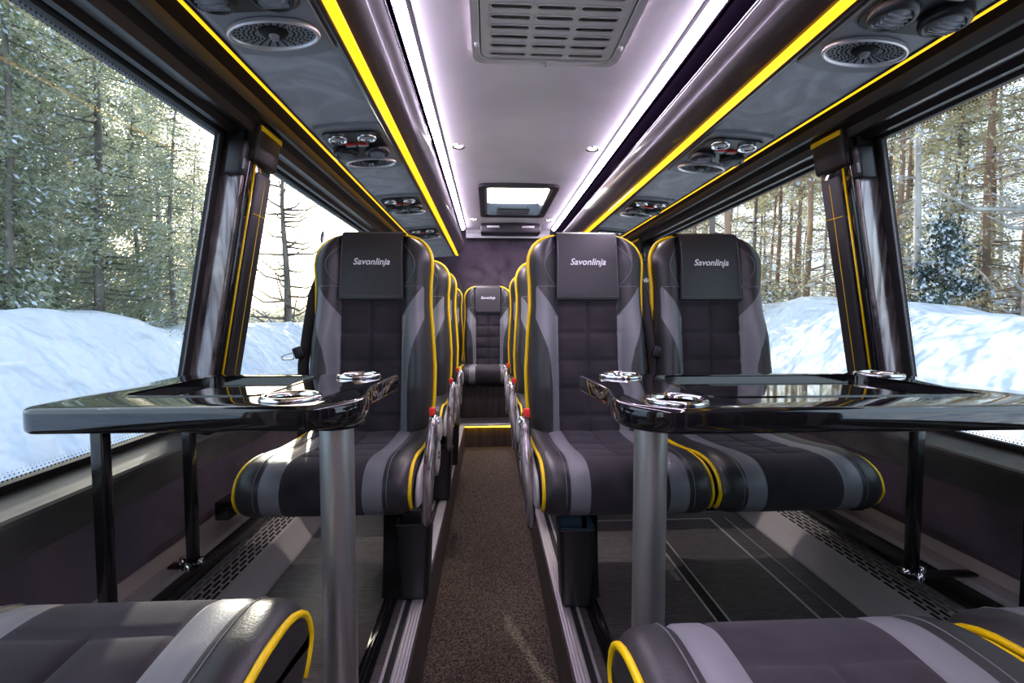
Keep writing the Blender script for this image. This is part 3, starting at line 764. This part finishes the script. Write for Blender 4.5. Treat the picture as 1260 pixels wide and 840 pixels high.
def belt(t, s):
    mb = MB()
    pts = [(s * .17, .66, 1.06), (s * .215, .60, 1.02), (s * .228, .575, .96), (s * .240, .55, .84), (s * .250, .52, .70), (s * .245, .49, .50), (s * .235, .47, .36)]
    mb.tube(pts, .022, 8, up=(0, 1, 0), flat=(.09, .9)); b = mb.obj('seat_belt', 'rubber', t)
    mb = MB(); mb.box((-.018, -.010, -.020), (.018, .010, .022), .005, 0, mat=Matrix.Translation((s * .258, .50, .745)) @ Matrix.Rotation(s * .35, 4, 'Y'))
    lp = [(s * (.272 + p[0]), .495, .735 + p[1]) for p in ((0, .010), (.035, .002), (.048, -.006), (.044, -.016), (.004, -.014))]
    mb.tube(lp, .0028, 6, mi=1, closed=True, up=(0, 1, 0)); mb.obj('belt_tongue', ['plastic', 'steel'], b)

def make_seat(kind):
    t = thing('passenger_chair', '', 'seat')
    backrest(t); cushion(t); under(t, kind, 1)
    if kind == 'single':      # left of the aisle: aisle on +x
        aisle_parts(t, 1, (.112, .165)); belt(t, -1)
        mb = MB(); mb.box((-.43, .25, .262), (.165, .33, .286), .004); mb.box((-.43, .25, .227), (-.385, .33, .266), .003); mb.obj('cross_beam', 'blackmetal', t)
    elif kind == 'aisle':     # right of the aisle: aisle on -x
        aisle_parts(t, -1, (-.087, -.037)); belt(t, 1)
        mb = MB(); mb.box((-.087, .25, .262), (.235, .33, .286), .004); mb.obj('cross_beam', 'blackmetal', t)
    elif kind == 'window':
        mb = MB(); mb.box((-.235, .25, .262), (.40, .33, .286), .004); mb.box((.35, .25, .227), (.40, .33, .266), .003); mb.obj('cross_beam', 'blackmetal', t)
    else:
        mb = MB(); mb.box((-.19, .16, .0), (.19, .20, .29), .004); mb.obj('plinth', 'blackmetal', t)
    return t
proto = {}
def seat(kind, x, y, label, rz=0, z=0, group=None):
    if kind not in proto:
        proto[kind] = make_seat(kind); o = proto[kind]
    else: o = copy_tree(proto[kind])
    o.location = (x, y, z); o.rotation_euler = (0, 0, rz); o['label'] = label
    if group: o['group'] = group
    return o
G = 'coach seats facing the camera'; YR = 1.185
LX, R1, R2 = -.445, .375, .855
seat('single', LX, 1.215, 'single black and grey coach seat behind the left table', group=G)
seat('aisle', R1, YR, 'aisle-side black and grey coach seat behind the right table', group=G)
seat('window', R2, YR, 'window-side black and grey coach seat behind the right table', group=G)
seat('single', LX, 1.985, 'second single seat on the left, right behind the left table seat', group=G)
seat('aisle', R1, 1.985, 'second-row right seat on the aisle, mostly hidden by the front one', group=G)
seat('window', R2, 1.985, 'second-row right seat by the window, behind the window seat at the table', group=G)
seat('single', LX, 2.50, 'third single seat on the left, only its aisle edge showing', group=G)
seat('aisle', R1, 2.76, 'third-row right seat on the aisle, a thin yellow-edged sliver', group=G)
seat('window', R2, 2.76, 'third-row right seat by the window, hidden behind two others', group=G)
seat('rear', -.012, 3.84, 'rear bench middle seat facing straight down the aisle', z=-.015, group=G)
seat('rear', -.485, 3.84, 'rear bench seat to the left of the middle one', z=-.015, group=G)
seat('rear', .465, 3.84, 'rear bench seat to the right of the middle one', z=-.015, group=G)
G2 = 'coach seats facing away from the camera'
seat('rear', LX - .055, .675, 'near left seat facing away, only its sunlit cushion in view', PI, group=G2)
seat('rear', R1 + .02, .59, 'near right seat facing away on the aisle, grey striped cushion in the corner', PI, group=G2)
seat('rear', R2 + .02, .60, 'near right seat facing away by the window, only its cushion edge in view', PI, group=G2)

# ------------------------------------------------------------------ litter bins beside the aisle seats
def make_bin():
    t = thing('litter_bin', '', 'bin')
    mb = MB(); N = 0
    def loop(hx, hy, r, z): return [(x, y, z) for x, y in rrect(-hx, hx, -hy, hy, r, 4)]
    rows = [loop(.001, .001, .0005, .0), loop(.040, .034, .010, .0), loop(.043, .038, .012, .012), loop(.052, .047, .014, .23), loop(.054, .049, .014, .235), loop(.0545, .0495, .014, .243), loop(.050, .045, .012, .243), loop(.048, .043, .012, .230), loop(.040, .035, .010, .02), loop(.001, .001, .0005, .018)]
    mb.grid(rows, 0, True, closed_u=True); mb.obj('bin_body', 'plastic', t)
    mb = MB(); mb.box((-.02, .0465, .10), (.02, .060, .22), .003); mb.obj('hanger', 'blackmetal', t)
    return t
b0 = make_bin()
binspots = [(-.232, 1.405, 'black litter bin hooked beside the left table seat'), (.258, 1.345, 'black litter bin with blue-grey liner under the right aisle seat'),
            (-.232, 2.175, 'black litter bin beside the second left seat'), (.258, 2.115, 'black litter bin under the second-row right aisle seat'), (-.232, 2.69, 'small black litter bin beside the third left seat')]
for i, (x, y, lab) in enumerate(binspots):
    b = b0 if i == 0 else copy_tree(b0)
    b.location = (x, y, .008); b['label'] = lab; b['group'] = 'litter bins beside the aisle'
    if i == 1:
        mb = MB()
        def loop(hx, hy, r, z): return [(x_, y_, z + .004 * math.sin(5 * x_ * 60) * (hx > .04)) for x_, y_ in rrect(-hx, hx, -hy, hy, r, 4)]
        mb.grid([loop(.0525, .0475, .013, .2435), loop(.0525, .0475, .013, .2455), loop(.0470, .042, .012, .2455), loop(.045, .040, .010, .20), loop(.035, .03, .010, .06), loop(.001, .001, .0004, .06)], 0, True, closed_u=True)
        mb.obj('bin_liner', 'liner', b)

# ------------------------------------------------------------------ tables
def bool_cut(o, cutters):
    bpy.context.view_layer.update()
    for c in cutters:
        md = o.modifiers.new('cut', 'BOOLEAN'); md.operation = 'DIFFERENCE'; md.object = c; md.solver = 'EXACT'
    bpy.context.view_layer.update()
    me = bpy.data.meshes.new_from_object(o.evaluated_get(bpy.context.evaluated_depsgraph_get()))
    o.modifiers.clear(); o.data = me
    for p in me.polygons: p.use_smooth = True
    me.set_sharp_from_angle(angle=math.radians(38))
    for c in cutters: bpy.data.objects.remove(c)
def spline(pts, n=6):
    out = []; m = len(pts)
    for i in range(m):
        p0, p1, p2, p3 = pts[i - 1], pts[i], pts[(i + 1) % m], pts[(i + 2) % m]
        for k in range(n):
            u = k / n
            out.append(tuple(.5 * (2 * p1[d] + (p2[d] - p0[d]) * u + (2 * p0[d] - 5 * p1[d] + 4 * p2[d] - p3[d]) * u * u + (3 * p1[d] - p0[d] - 3 * p2[d] + p3[d]) * u ** 3) for d in (0, 1)))
    return out
TZ = .720; TT = .045
def table(s, label, wallx0, wallx1, aisle, y0, y1, cups, tray, pole, struts):
    t = thing('coach_table', label, 'table', (pole[0], pole[1], 0))
    ox, oy = pole
    def arcp(cx, cy, r, a0, a1, n=8): return [(cx + r * math.cos(math.radians(a0 + (a1 - a0) * k / n)), cy + r * math.sin(math.radians(a0 + (a1 - a0) * k / n))) for k in range(n + 1)]
    # outline for the left table, aisle on +x; mirrored for the right
    m = 1 if s < 0 else -1
    A = aisle * m; W0, W1 = wallx0 * m, wallx1 * m     # W negative side
    out = []
    out += arcp(W0 + .035, y0 + .035, .035, 180, 270, 6)
    out += arcp(A - .095, y0 + .095, .095, 270, 355, 12)
    out += [(A - .004, y0 + .14), (A - .014, y0 + .19), (A - .021, y0 + .24), (A - .018, y0 + .29)]
    out += arcp(A - .035, y1 - .03, .03, 10, 90, 6)
    out += arcp(W1 + .03, y1 - .03, .03, 90, 180, 6)
    out = [(x * m - ox, y - oy) for x, y in out]
    mb = MB(); mb.prism(out, TZ - TT, TZ, 'z', 0, .009, False)
    top = mb.obj('table_top', 'gloss', t)
    cut = []
    x0, x1 = sorted((tray[0] - ox, tray[1] - ox))
    mb = MB(); mb.prism(rrect(x0, x1, tray[2] - oy, tray[3] - oy, .035), TZ - .012, TZ + .05, 'z'); c = mb.obj('c', 'gloss'); c.location = (ox, oy, 0); cut.append(c)
    for (cx, cy) in cups:
        mb = MB(); mb.lathe([(0, TZ - .034), (.038, TZ - .034), (.042, TZ + .05), (0, TZ + .05)], (cx - ox, cy - oy, 0), 32); c = mb.obj('c', 'gloss'); c.location = (ox, oy, 0); cut.append(c)
    bool_cut(top, cut)
    mb = MB(); ring_prism(mb, rrect(x0 - .004, x1 + .004, tray[2] - oy - .004, tray[3] - oy + .004, .038), rrect(x0, x1, tray[2] - oy, tray[3] - oy, .035), TZ - .002, TZ + .0022); mb.obj('tray_rim', 'gloss', t)
    for (cx, cy) in cups:
        mb = MB(); pr = [(.041, -.006), (.042, .004), (.045, .0085), (.050, .0085), (.054, .006), (.0555, .001), (.052, -.001)]
        mb.lathe([(r, TZ + z) for r, z in pr], (cx - ox, cy - oy, 0), 44)
        mb.lathe([(0, TZ - .030), (.034, TZ - .030), (.0365, TZ - .026), (.041, TZ - .003)], (cx - ox, cy - oy, 0), 32)
        mb.obj('cup_holder', 'chrome', t)
    mb = MB(); mb.lathe([(.0315, .004), (.0315, TZ - TT)], (0, 0, 0), 48)
    mb.obj('pole', 'steel', t)
    mb = MB(); mb.lathe([(.0, .001), (.060, .001), (.062, .006), (.045, .012), (.033, .014), (.0, .014)], (0, 0, 0), 36); mb.obj('pole_base', 'blackmetal', t)
    mb = MB(); mb.lathe([(.0, TZ - TT - .008), (.050, TZ - TT - .008), (.052, TZ - TT), (.0, TZ - TT)], (0, 0, 0), 36); mb.obj('pole_flange', 'blackmetal', t)
    for (sx, sy) in struts:
        x, y = sx - ox, sy - oy
        mb = MB(); mb.box((x - .012, y - .012, .225), (x + .012, y + .012, TZ - TT), .003)
        mb.prism([(x - .012, TZ - TT - .045), (x - .012, TZ - TT), (x - .012 + .055 * 1, TZ - TT), (x + .012, TZ - TT - .012), (x + .012, TZ - TT - .045)] if s < 0 else [(x + .012, TZ - TT - .045), (x + .012, TZ - TT), (x - .043, TZ - TT), (x - .012, TZ - TT - .012), (x - .012, TZ - TT - .045)], y - .010, y + .010)
        st = mb.obj('support_leg', 'blackmetal', t)
        mb = MB(); mb.box((x - .020, y - .022, .208), (x + .020, y + .022, .228), .004)
        a, b = sorted((x, X(s, 1.05) - ox)); mb.box((a, y - .014, .209), (b, y + .014, .217), .002)
        mb.lathe([(0, .238), (.009, .238), (.009, .228)], (x - s * .028, y - .015, 0), 6, 1); mb.lathe([(0, .234), (.009, .234), (.009, .216)], (x + s * .028, y, 0), 6, 1); mb.lathe([(0, .232), (.008, .232), (.008, .212)], (x, y - .026, 0), 6, 1)
        mb.obj('foot_clamp', ['blackmetal', 'chrome'], st)
    return t
table(-1, 'glossy black fold table on a steel pole in front of the single left seat', -.797, -.815, -.240, .790, 1.262,
      [(-.372, .868), (-.338, 1.195)], (-.715, -.445, .905, 1.205), (-.293, .88), [(-.79, .955), (-.79, 1.225)])
table(1, 'glossy black fold table on a steel pole in front of the right seat pair', 1.115, 1.115, .235, .735, 1.225,
      [(.338, .802), (.340, 1.160), (1.035, 1.155)], (.425, .985, .845, 1.165), (.313, .86), [(1.08, 1.085), (1.08, .83)])

# ------------------------------------------------------------------ round window stickers
for s, side, y in ((-1, 'left', 2.30), (1, 'right', 2.30)):
    z = 1.27; u = GB[0] + (GT[0] - GB[0]) * (z - GB[1]) / (GT[1] - GB[1])
    t = thing('window_sticker', 'small round blue child sticker on the %s window glass' % side, 'sticker', (X(s, u + .002), y, z))
    lean = s * math.atan((GB[0] - GT[0]) / (GT[1] - GB[1]))
    t.rotation_euler = (0, -lean * 1.0, 0)
    mb = MB(); mb.prism([(.024 * math.cos(2 * PI * k / 28), .030 * math.sin(2 * PI * k / 28)) for k in range(28)], -.0006, .0006, 'x'); mb.obj('sticker_disc', 'blue', t)
    mb = MB(); q = -s * .0012
    a, b = sorted((q, q - s * .0006))
    mb.prism([(.005 * math.cos(2 * PI * k / 12), .013 + .005 * math.sin(2 * PI * k / 12)) for k in range(12)], a, b, 'x')
    mb.prism([(-.009, -.016), (.009, -.016), (.010, -.006), (.004, .006), (-.004, .006), (-.010, -.006)], a, b, 'x'); mb.obj('pictogram', 'white', t)

# ------------------------------------------------------------------ outside: snow
def bank_mesh(s):
    mb = MB(); rows = []
    for i in range(95):
        y = -8 + i * .42
        row = []
        for j in range(46):
            d = 2.6 + j * .17          # distance from the coach side
            crest_d = 5.1 + .5 * noise.noise((y * .23, s * 3.1, 0)) + (.5 if s > 0 else 0)
            if s < 0: hgt = 2.05 + lin_table([(-8, .1), (2, .15), (5, .10), (7.5, .02), (9, -.18), (14, -.20), (30, -.5)], y) * 1.0
            else: hgt = 2.0 + lin_table([(-8, -.1), (3, -.05), (5.0, .0), (6.5, .03), (8, .36), (10.5, .42), (13, .15), (30, -.2)], y)
            hgt += .11 * noise.noise((y * .9, s * 7, 3)) + .05 * noise.noise((y * 2.3, s * 7, 9))
            if d < crest_d: k = smooth01((d - 2.9) / (crest_d - 2.9)) ** .8
            else: k = 1 - .45 * smooth01((d - crest_d - .6) / 3.0)
            z = -1.12 + hgt * k + (.10 * noise.noise((d * 1.3, y * 1.1, s)) + .05 * noise.noise((d * 3.1, y * 3.3, s))) * k
            row.append((X(s, 1.1) + s * (d - .0), y, z))
        rows.append(row)
    mb.grid(rows, 0, True); return mb
for s, side in SIDES:
    o = bank_mesh(s).obj('snow_bank', 'snow'); tag(o, 'ploughed bank of snow outside the %s windows' % side, 'snow bank')
mb = MB(); rows = []
for i in range(41):
    y = -80 + i * 6
    rows.append([(-120 + j * 6, y, -1.13 + .35 * noise.noise((j * .5, i * .5, 0)) * (1 if abs(-120 + j * 6) > 12 else 0)) for j in range(41)])
mb.grid(rows, 0, True); o = mb.obj('snow_ground', 'snow'); o['kind'] = 'structure'

# ------------------------------------------------------------------ outside: trees
rnd = random.Random(4)
def leaf(mb, p, size, mi=0):
    a = Vector([rnd.gauss(0, 1) for _ in range(3)]).normalized(); b = a.orthogonal().normalized(); c = a.cross(b)
    k = size * rnd.uniform(.5, 1.2)
    mb.quad([p + b * k, p + c * k * .45, p - b * k, p - c * k * .45], mi)
def trunk_pts(h, wob, n=9): 
    ph = rnd.uniform(0, 6)
    return [Vector((wob * math.sin(ph + k * .7) * k / n, wob * math.cos(ph * 1.3 + k * .5) * k / n, h * k / n)) for k in range(n + 1)]
def conifer(h, r, nleaf, name, fol, bark, z0=.08, size=.16, snow=0, shape=.8, leaf_mb=True):
    t = thing(name, '', 'tree')
    tp = trunk_pts(h, .15)
    mb = MB(); mb.tube(tp, [.09 * (1 - .85 * k / (len(tp) - 1)) * h / 9 for k in range(len(tp))], 8)
    fo = MB()
    nb = int(h * 9)
    for b in range(nb):
        f = z0 + (1 - z0) * (b / nb); az = rnd.uniform(0, 2 * PI)
        L = r * ((1 - f) ** shape) * rnd.uniform(.65, 1.15) + .12
        k = f * (len(tp) - 1); base = tp[int(k)].lerp(tp[min(int(k) + 1, len(tp) - 1)], k % 1)
        tip = base + Vector((math.cos(az) * L, math.sin(az) * L, -L * rnd.uniform(.0, .35)))
        mb.tube([base, base.lerp(tip, .5) + Vector((0, 0, .04)), tip], [.022, .013, .005], 4)
        m = int(nleaf / nb * (.4 + 1.3 * L / r))
        for q in range(m):
            u = rnd.uniform(.12, 1.05); p = base.lerp(tip, u) + Vector((rnd.gauss(0, .10 * r), rnd.gauss(0, .10 * r), rnd.gauss(-.05, .09 * r)))
            leaf(fo, p, size, 1 if rnd.random() < snow else 0)
    mb.obj('trunk', bark, t); fo.obj('foliage', [fol, 'snow'], t, recalc=False)
    return t
def pine(h, nleaf, bark, crown=.62, dead=26, r=1.3, fol='pine_needles', size=.14, snow=.05):
    t = thing('pine_tree', '', 'tree'); tp = trunk_pts(h, .25, 12)
    mb = MB(); mb.tube(tp, [(.085 * (1 - .75 * k / 12)) for k in range(13)], 9)
    fo = MB()
    def at(f): k = f * 12; return tp[int(k)].lerp(tp[min(int(k) + 1, 12)], k % 1)
    for b in range(dead):
        f = rnd.uniform(.10, crown); az = rnd.uniform(0, 2 * PI); L = rnd.uniform(.5, 1.5); p = at(f)
        e = p + Vector((math.cos(az) * L, math.sin(az) * L, rnd.uniform(-.5, .15) * L)); mid = p.lerp(e, .5) + Vector((rnd.uniform(-.1, .1), rnd.uniform(-.1, .1), .06))
        mb.tube([p, mid, e], [.018, .011, .004], 4)
        for q in range(3):
            k = rnd.uniform(.3, .95); pp = p.lerp(e, k); mb.tube([pp, pp + Vector((rnd.uniform(-.35, .35), rnd.uniform(-.35, .35), rnd.uniform(-.3, .1)))], [.007, .003], 3)
        for q in range(int(nleaf * .006)): leaf(fo, p.lerp(e, rnd.uniform(.4, 1.05)) + Vector((rnd.gauss(0, .12), rnd.gauss(0, .12), rnd.gauss(0, .08))), size * .8, 1 if rnd.random() < .25 else 0)
    for b in range(34):
        f = rnd.uniform(crown, 1.0); az = rnd.uniform(0, 2 * PI); L = r * rnd.uniform(.5, 1.1) * (1.15 - (f - crown) / (1 - crown) * .8); p = at(min(f, .999))
        e = p + Vector((math.cos(az) * L, math.sin(az) * L, L * rnd.uniform(-.1, .4)))
        mb.tube([p, p.lerp(e, .5) + Vector((0, 0, -.05)), e], [.03, .018, .006], 4)
        for q in range(int(nleaf / 34)):
            k = rnd.uniform(.35, 1.08); leaf(fo, p.lerp(e, k) + Vector((rnd.gauss(0, .2), rnd.gauss(0, .2), rnd.gauss(0, .12))), size, 1 if rnd.random() < snow else 0)
    mb.obj('trunk', bark, t); fo.obj('foliage', [fol, 'snow'], t, recalc=False)
    return t
def place(t0, first, x, y, sc, label, group=None, z=-1.15):
    t = t0 if first else copy_tree(t0)
    t.location = (x, y, z); t.rotation_euler = (0, 0, rnd.uniform(0, 6.28)); t.scale = (sc, sc, sc * rnd.uniform(.92, 1.1)); t['label'] = label
    if group: t['group'] = group
    return t
# left stand: dense backlit conifers
LP = [conifer(9.5, 1.5, 14000, 'conifer_tree', 'conifer', 'bark_dark', .03, .046, .10, .5), conifer(8.4, 1.35, 12500, 'conifer_tree', 'conifer', 'bark_dark', .03, .045, .12, .6), conifer(10.5, 1.6, 14500, 'conifer_tree', 'conifer', 'bark_dark', .06, .048, .09, .45)]
lab = 'grey-green snow-dusted conifer in the dense stand outside the left window'
def left_spot(px, dist):  # direction from a bearing in the horizontal plane
    a = px; return (math.sin(a) * dist, math.cos(a) * dist)
k = 0
first = [True] * 3
for ring, (dist, n_, a0, a1) in enumerate(((10.6, 7, -68, -33.5), (13.4, 8, -66, -31.8), (16.6, 9, -66, -31.0), (20.5, 8, -60, -31.5))):
    for i in range(n_):
        a = math.radians(a0 + (a1 - a0) * (i + rnd.uniform(-.15, .15) * (i < n_ - 1)) / (n_ - 1)); d = dist * rnd.uniform(.97, 1.03)
        x, y = math.sin(a) * d, math.cos(a) * d
        j = k % 3; deg = math.degrees(a)
        sc = rnd.uniform(.86, 1.0) * (1 + (dist - 10.5) * .05) * lin_table([(-41, .98), (-37.5, .93), (-34.5, .80), (-32.5, .62), (-31, .48)], deg)
        place(LP[j], first[j], x, y, sc, lab, 'conifers outside the left window'); first[j] = False; k += 1
# lone bare tree in the far left window
def bare(h, bark='bark_dark'):
    t = thing('bare_tree', 'leafless tree with thin branches standing alone outside the left window', 'tree'); tp = trunk_pts(h, .12, 12)
    mb = MB(); mb.tube(tp, [.16 * (1 - .88 * k / 12) for k in range(13)], 10)
    for b in range(70):
        f = rnd.uniform(.16, .98); k = f * 12; p = tp[int(k)].lerp(tp[min(int(k) + 1, 12)], k % 1); az = rnd.uniform(0, 6.28); L = rnd.uniform(.7, 2.5) * (1.2 - f * .85)
        e = p + Vector((math.cos(az) * L, math.sin(az) * L, L * rnd.uniform(.05, .55))); m_ = p.lerp(e, .5) + Vector((0, 0, -.12 * L)); q_ = p.lerp(e, .8) + Vector((0, 0, -.03 * L))
        mb.tube([p, m_, q_, e], [.045, .03, .02, .009], 5)
        for q in range(3):
            pp = m_.lerp(e, rnd.uniform(0, .9)); mb.tube([pp, pp + Vector((rnd.uniform(-.35, .35), rnd.uniform(-.35, .35), rnd.uniform(-.1, .35)))], [.009, .003], 4)
    mb.obj('trunk', bark, t); return t
t = bare(8.9); t.location = (-7.0, 16.2, -1.15)
# low brush far away on the left
def bush():
    t = thing('shrub', '', 'shrub'); mb = MB(); fo = MB()
    for b in range(46):
        a = rnd.uniform(0, 6.28); L = rnd.uniform(.8, 2.0); e = Vector((math.cos(a) * L * .7, math.sin(a) * L * .7, L * rnd.uniform(.7, 1.3)))
        p = Vector((rnd.uniform(-.5, .5), rnd.uniform(-.5, .5), 0)); mb.tube([p, p + e * .5 + Vector((0, 0, .1)), p + e], [.02, .012, .005], 4)
        for q in range(16): leaf(fo, p + e * rnd.uniform(.3, 1.05) + Vector([rnd.gauss(0, .15) for _ in range(3)]), .12, 1 if rnd.random() < .25 else 0)
    mb.obj('stems', 'bark_dark', t); fo.obj('foliage', ['pine_needles', 'snow'], t, recalc=False); return t
bs = bush()
for i in range(16):
    y = rnd.uniform(27, 34); x = -y * (.31 + .27 * i / 15)
    place(bs, i == 0, x, y, rnd.uniform(1.0, 1.4), 'low snowy brush on the horizon behind the lone bare tree', 'brush on the left horizon')
# right forest of tall pines
RP = [pine(15, 4500, 'bark_pine', .5, 40, 1.3, size=.075), pine(13, 4500, 'bark_dark', .45, 46, 1.2, size=.075), pine(16, 4000, 'bark_pine', .58, 44, size=.075), pine(14, 3000, 'bark_pale', .6, 36, size=.075)]
first = [True] * 4; k = 0
names = ['reddish-trunked pine in the forest outside the right windows', 'grey-trunked pine in the forest outside the right windows', 'tall slender reddish pine in the forest outside the right windows', 'pale-trunked tree in the forest outside the right windows']
for ring, (dist, n_) in enumerate(((12.5, 11), (15, 16), (18, 19), (22, 22), (27, 23), (33, 24))):
    for i in range(n_):
        a = math.radians(17 + (84 - 17) * (i + rnd.uniform(-.4, .4)) / (n_ - 1)); d = dist * rnd.uniform(.92, 1.08)
        j = rnd.choice((0, 0, 1, 1, 2, 2, 3)); 
        if first[j]: pass
        place(RP[j], first[j], math.sin(a) * d, math.cos(a) * d, rnd.uniform(.85, 1.1), names[j], ('reddish pines', 'grey pines', 'slender reddish pines', 'pale trunks')[j] + ' outside the right windows'); first[j] = False
# understorey of loose young conifers among the pines
UP = conifer(4.6, 1.1, 3500, 'young_conifer', 'pine_needles', 'bark_dark', .05, .055, .35, .7)
for i in range(26):
    a = math.radians(16 + 68 * (i + rnd.uniform(-.3, .3)) / 25); d = rnd.uniform(13, 24)
    place(UP, i == 0, math.sin(a) * d, math.cos(a) * d, rnd.uniform(.7, 1.15), 'snowy young conifer between the pines outside the right windows', 'young conifers in the right forest')
sp = conifer(3.9, 1.05, 9000, 'spruce_tree', 'spruce', 'bark_dark', .03, .05, .3, .85)
sp['label'] = 'small dark snow-laden spruce at the forest edge outside the right window'; sp.location = (8.3, 8.0, -1.15); sp.scale = (1, 1, 1)
bt = bare(12, 'bark_pale'); bt['label'] = 'pale bare trunk in front of the snowy spruce outside the right window'; bt.location = (9.2, 7.3, -1.15); bt.scale = (.75, .75, 1)

# ------------------------------------------------------------------ light
w = bpy.data.worlds.new('sky'); S.world = w; w.use_nodes = True; nt = w.node_tree
bg = nt.nodes['Background']; sky = nt.nodes.new('ShaderNodeTexSky'); sky.sky_type = 'NISHITA'
sky.sun_disc = False; sky.sun_elevation = math.radians(16); sky.sun_rotation = math.radians(-20); sky.dust_density = 4; sky.air_density = 1.0; sky.ozone_density = 1
mxw = nt.nodes.new('ShaderNodeMix'); mxw.data_type = 'RGBA'; mxw.inputs[0].default_value = .55; mxw.inputs[7].default_value = (4.1, 4.9, 6.2, 1)
nt.links.new(sky.outputs[0], mxw.inputs[6]); nt.links.new(mxw.outputs[2], bg.inputs[0]); bg.inputs[1].default_value = .235
sd = bpy.data.lights.new('sun', 'SUN'); sd.energy = 3.3; sd.angle = math.radians(.7); sd.color = (1, .93, .82)
so = bpy.data.objects.new('sun', sd); COL.objects.link(so)
dirv = Vector((.36, -1.0, -.275)); so.rotation_euler = dirv.to_track_quat('-Z', 'Y').to_euler()

# ------------------------------------------------------------------ camera
cd = bpy.data.cameras.new('camera'); cd.sensor_width = 36; cd.lens = 36 * 560 / 1260; cd.clip_start = .02; cd.clip_end = 500
co = bpy.data.objects.new('camera', cd); COL.objects.link(co); co.location = (0, 0, EYE)
yaw = math.atan(28 / 560); pit = math.atan(28 / 560)
fwd = Vector((math.sin(yaw) * math.cos(pit), math.cos(yaw) * math.cos(pit), -math.sin(pit)))
co.rotation_euler = fwd.to_track_quat('-Z', 'Y').to_euler()
S.camera = co
S.view_settings.view_transform = 'Standard'; S.view_settings.look = 'None'; S.view_settings.gamma = 1; S.view_settings.use_curve_mapping = False
S.view_settings.exposure = 1.1
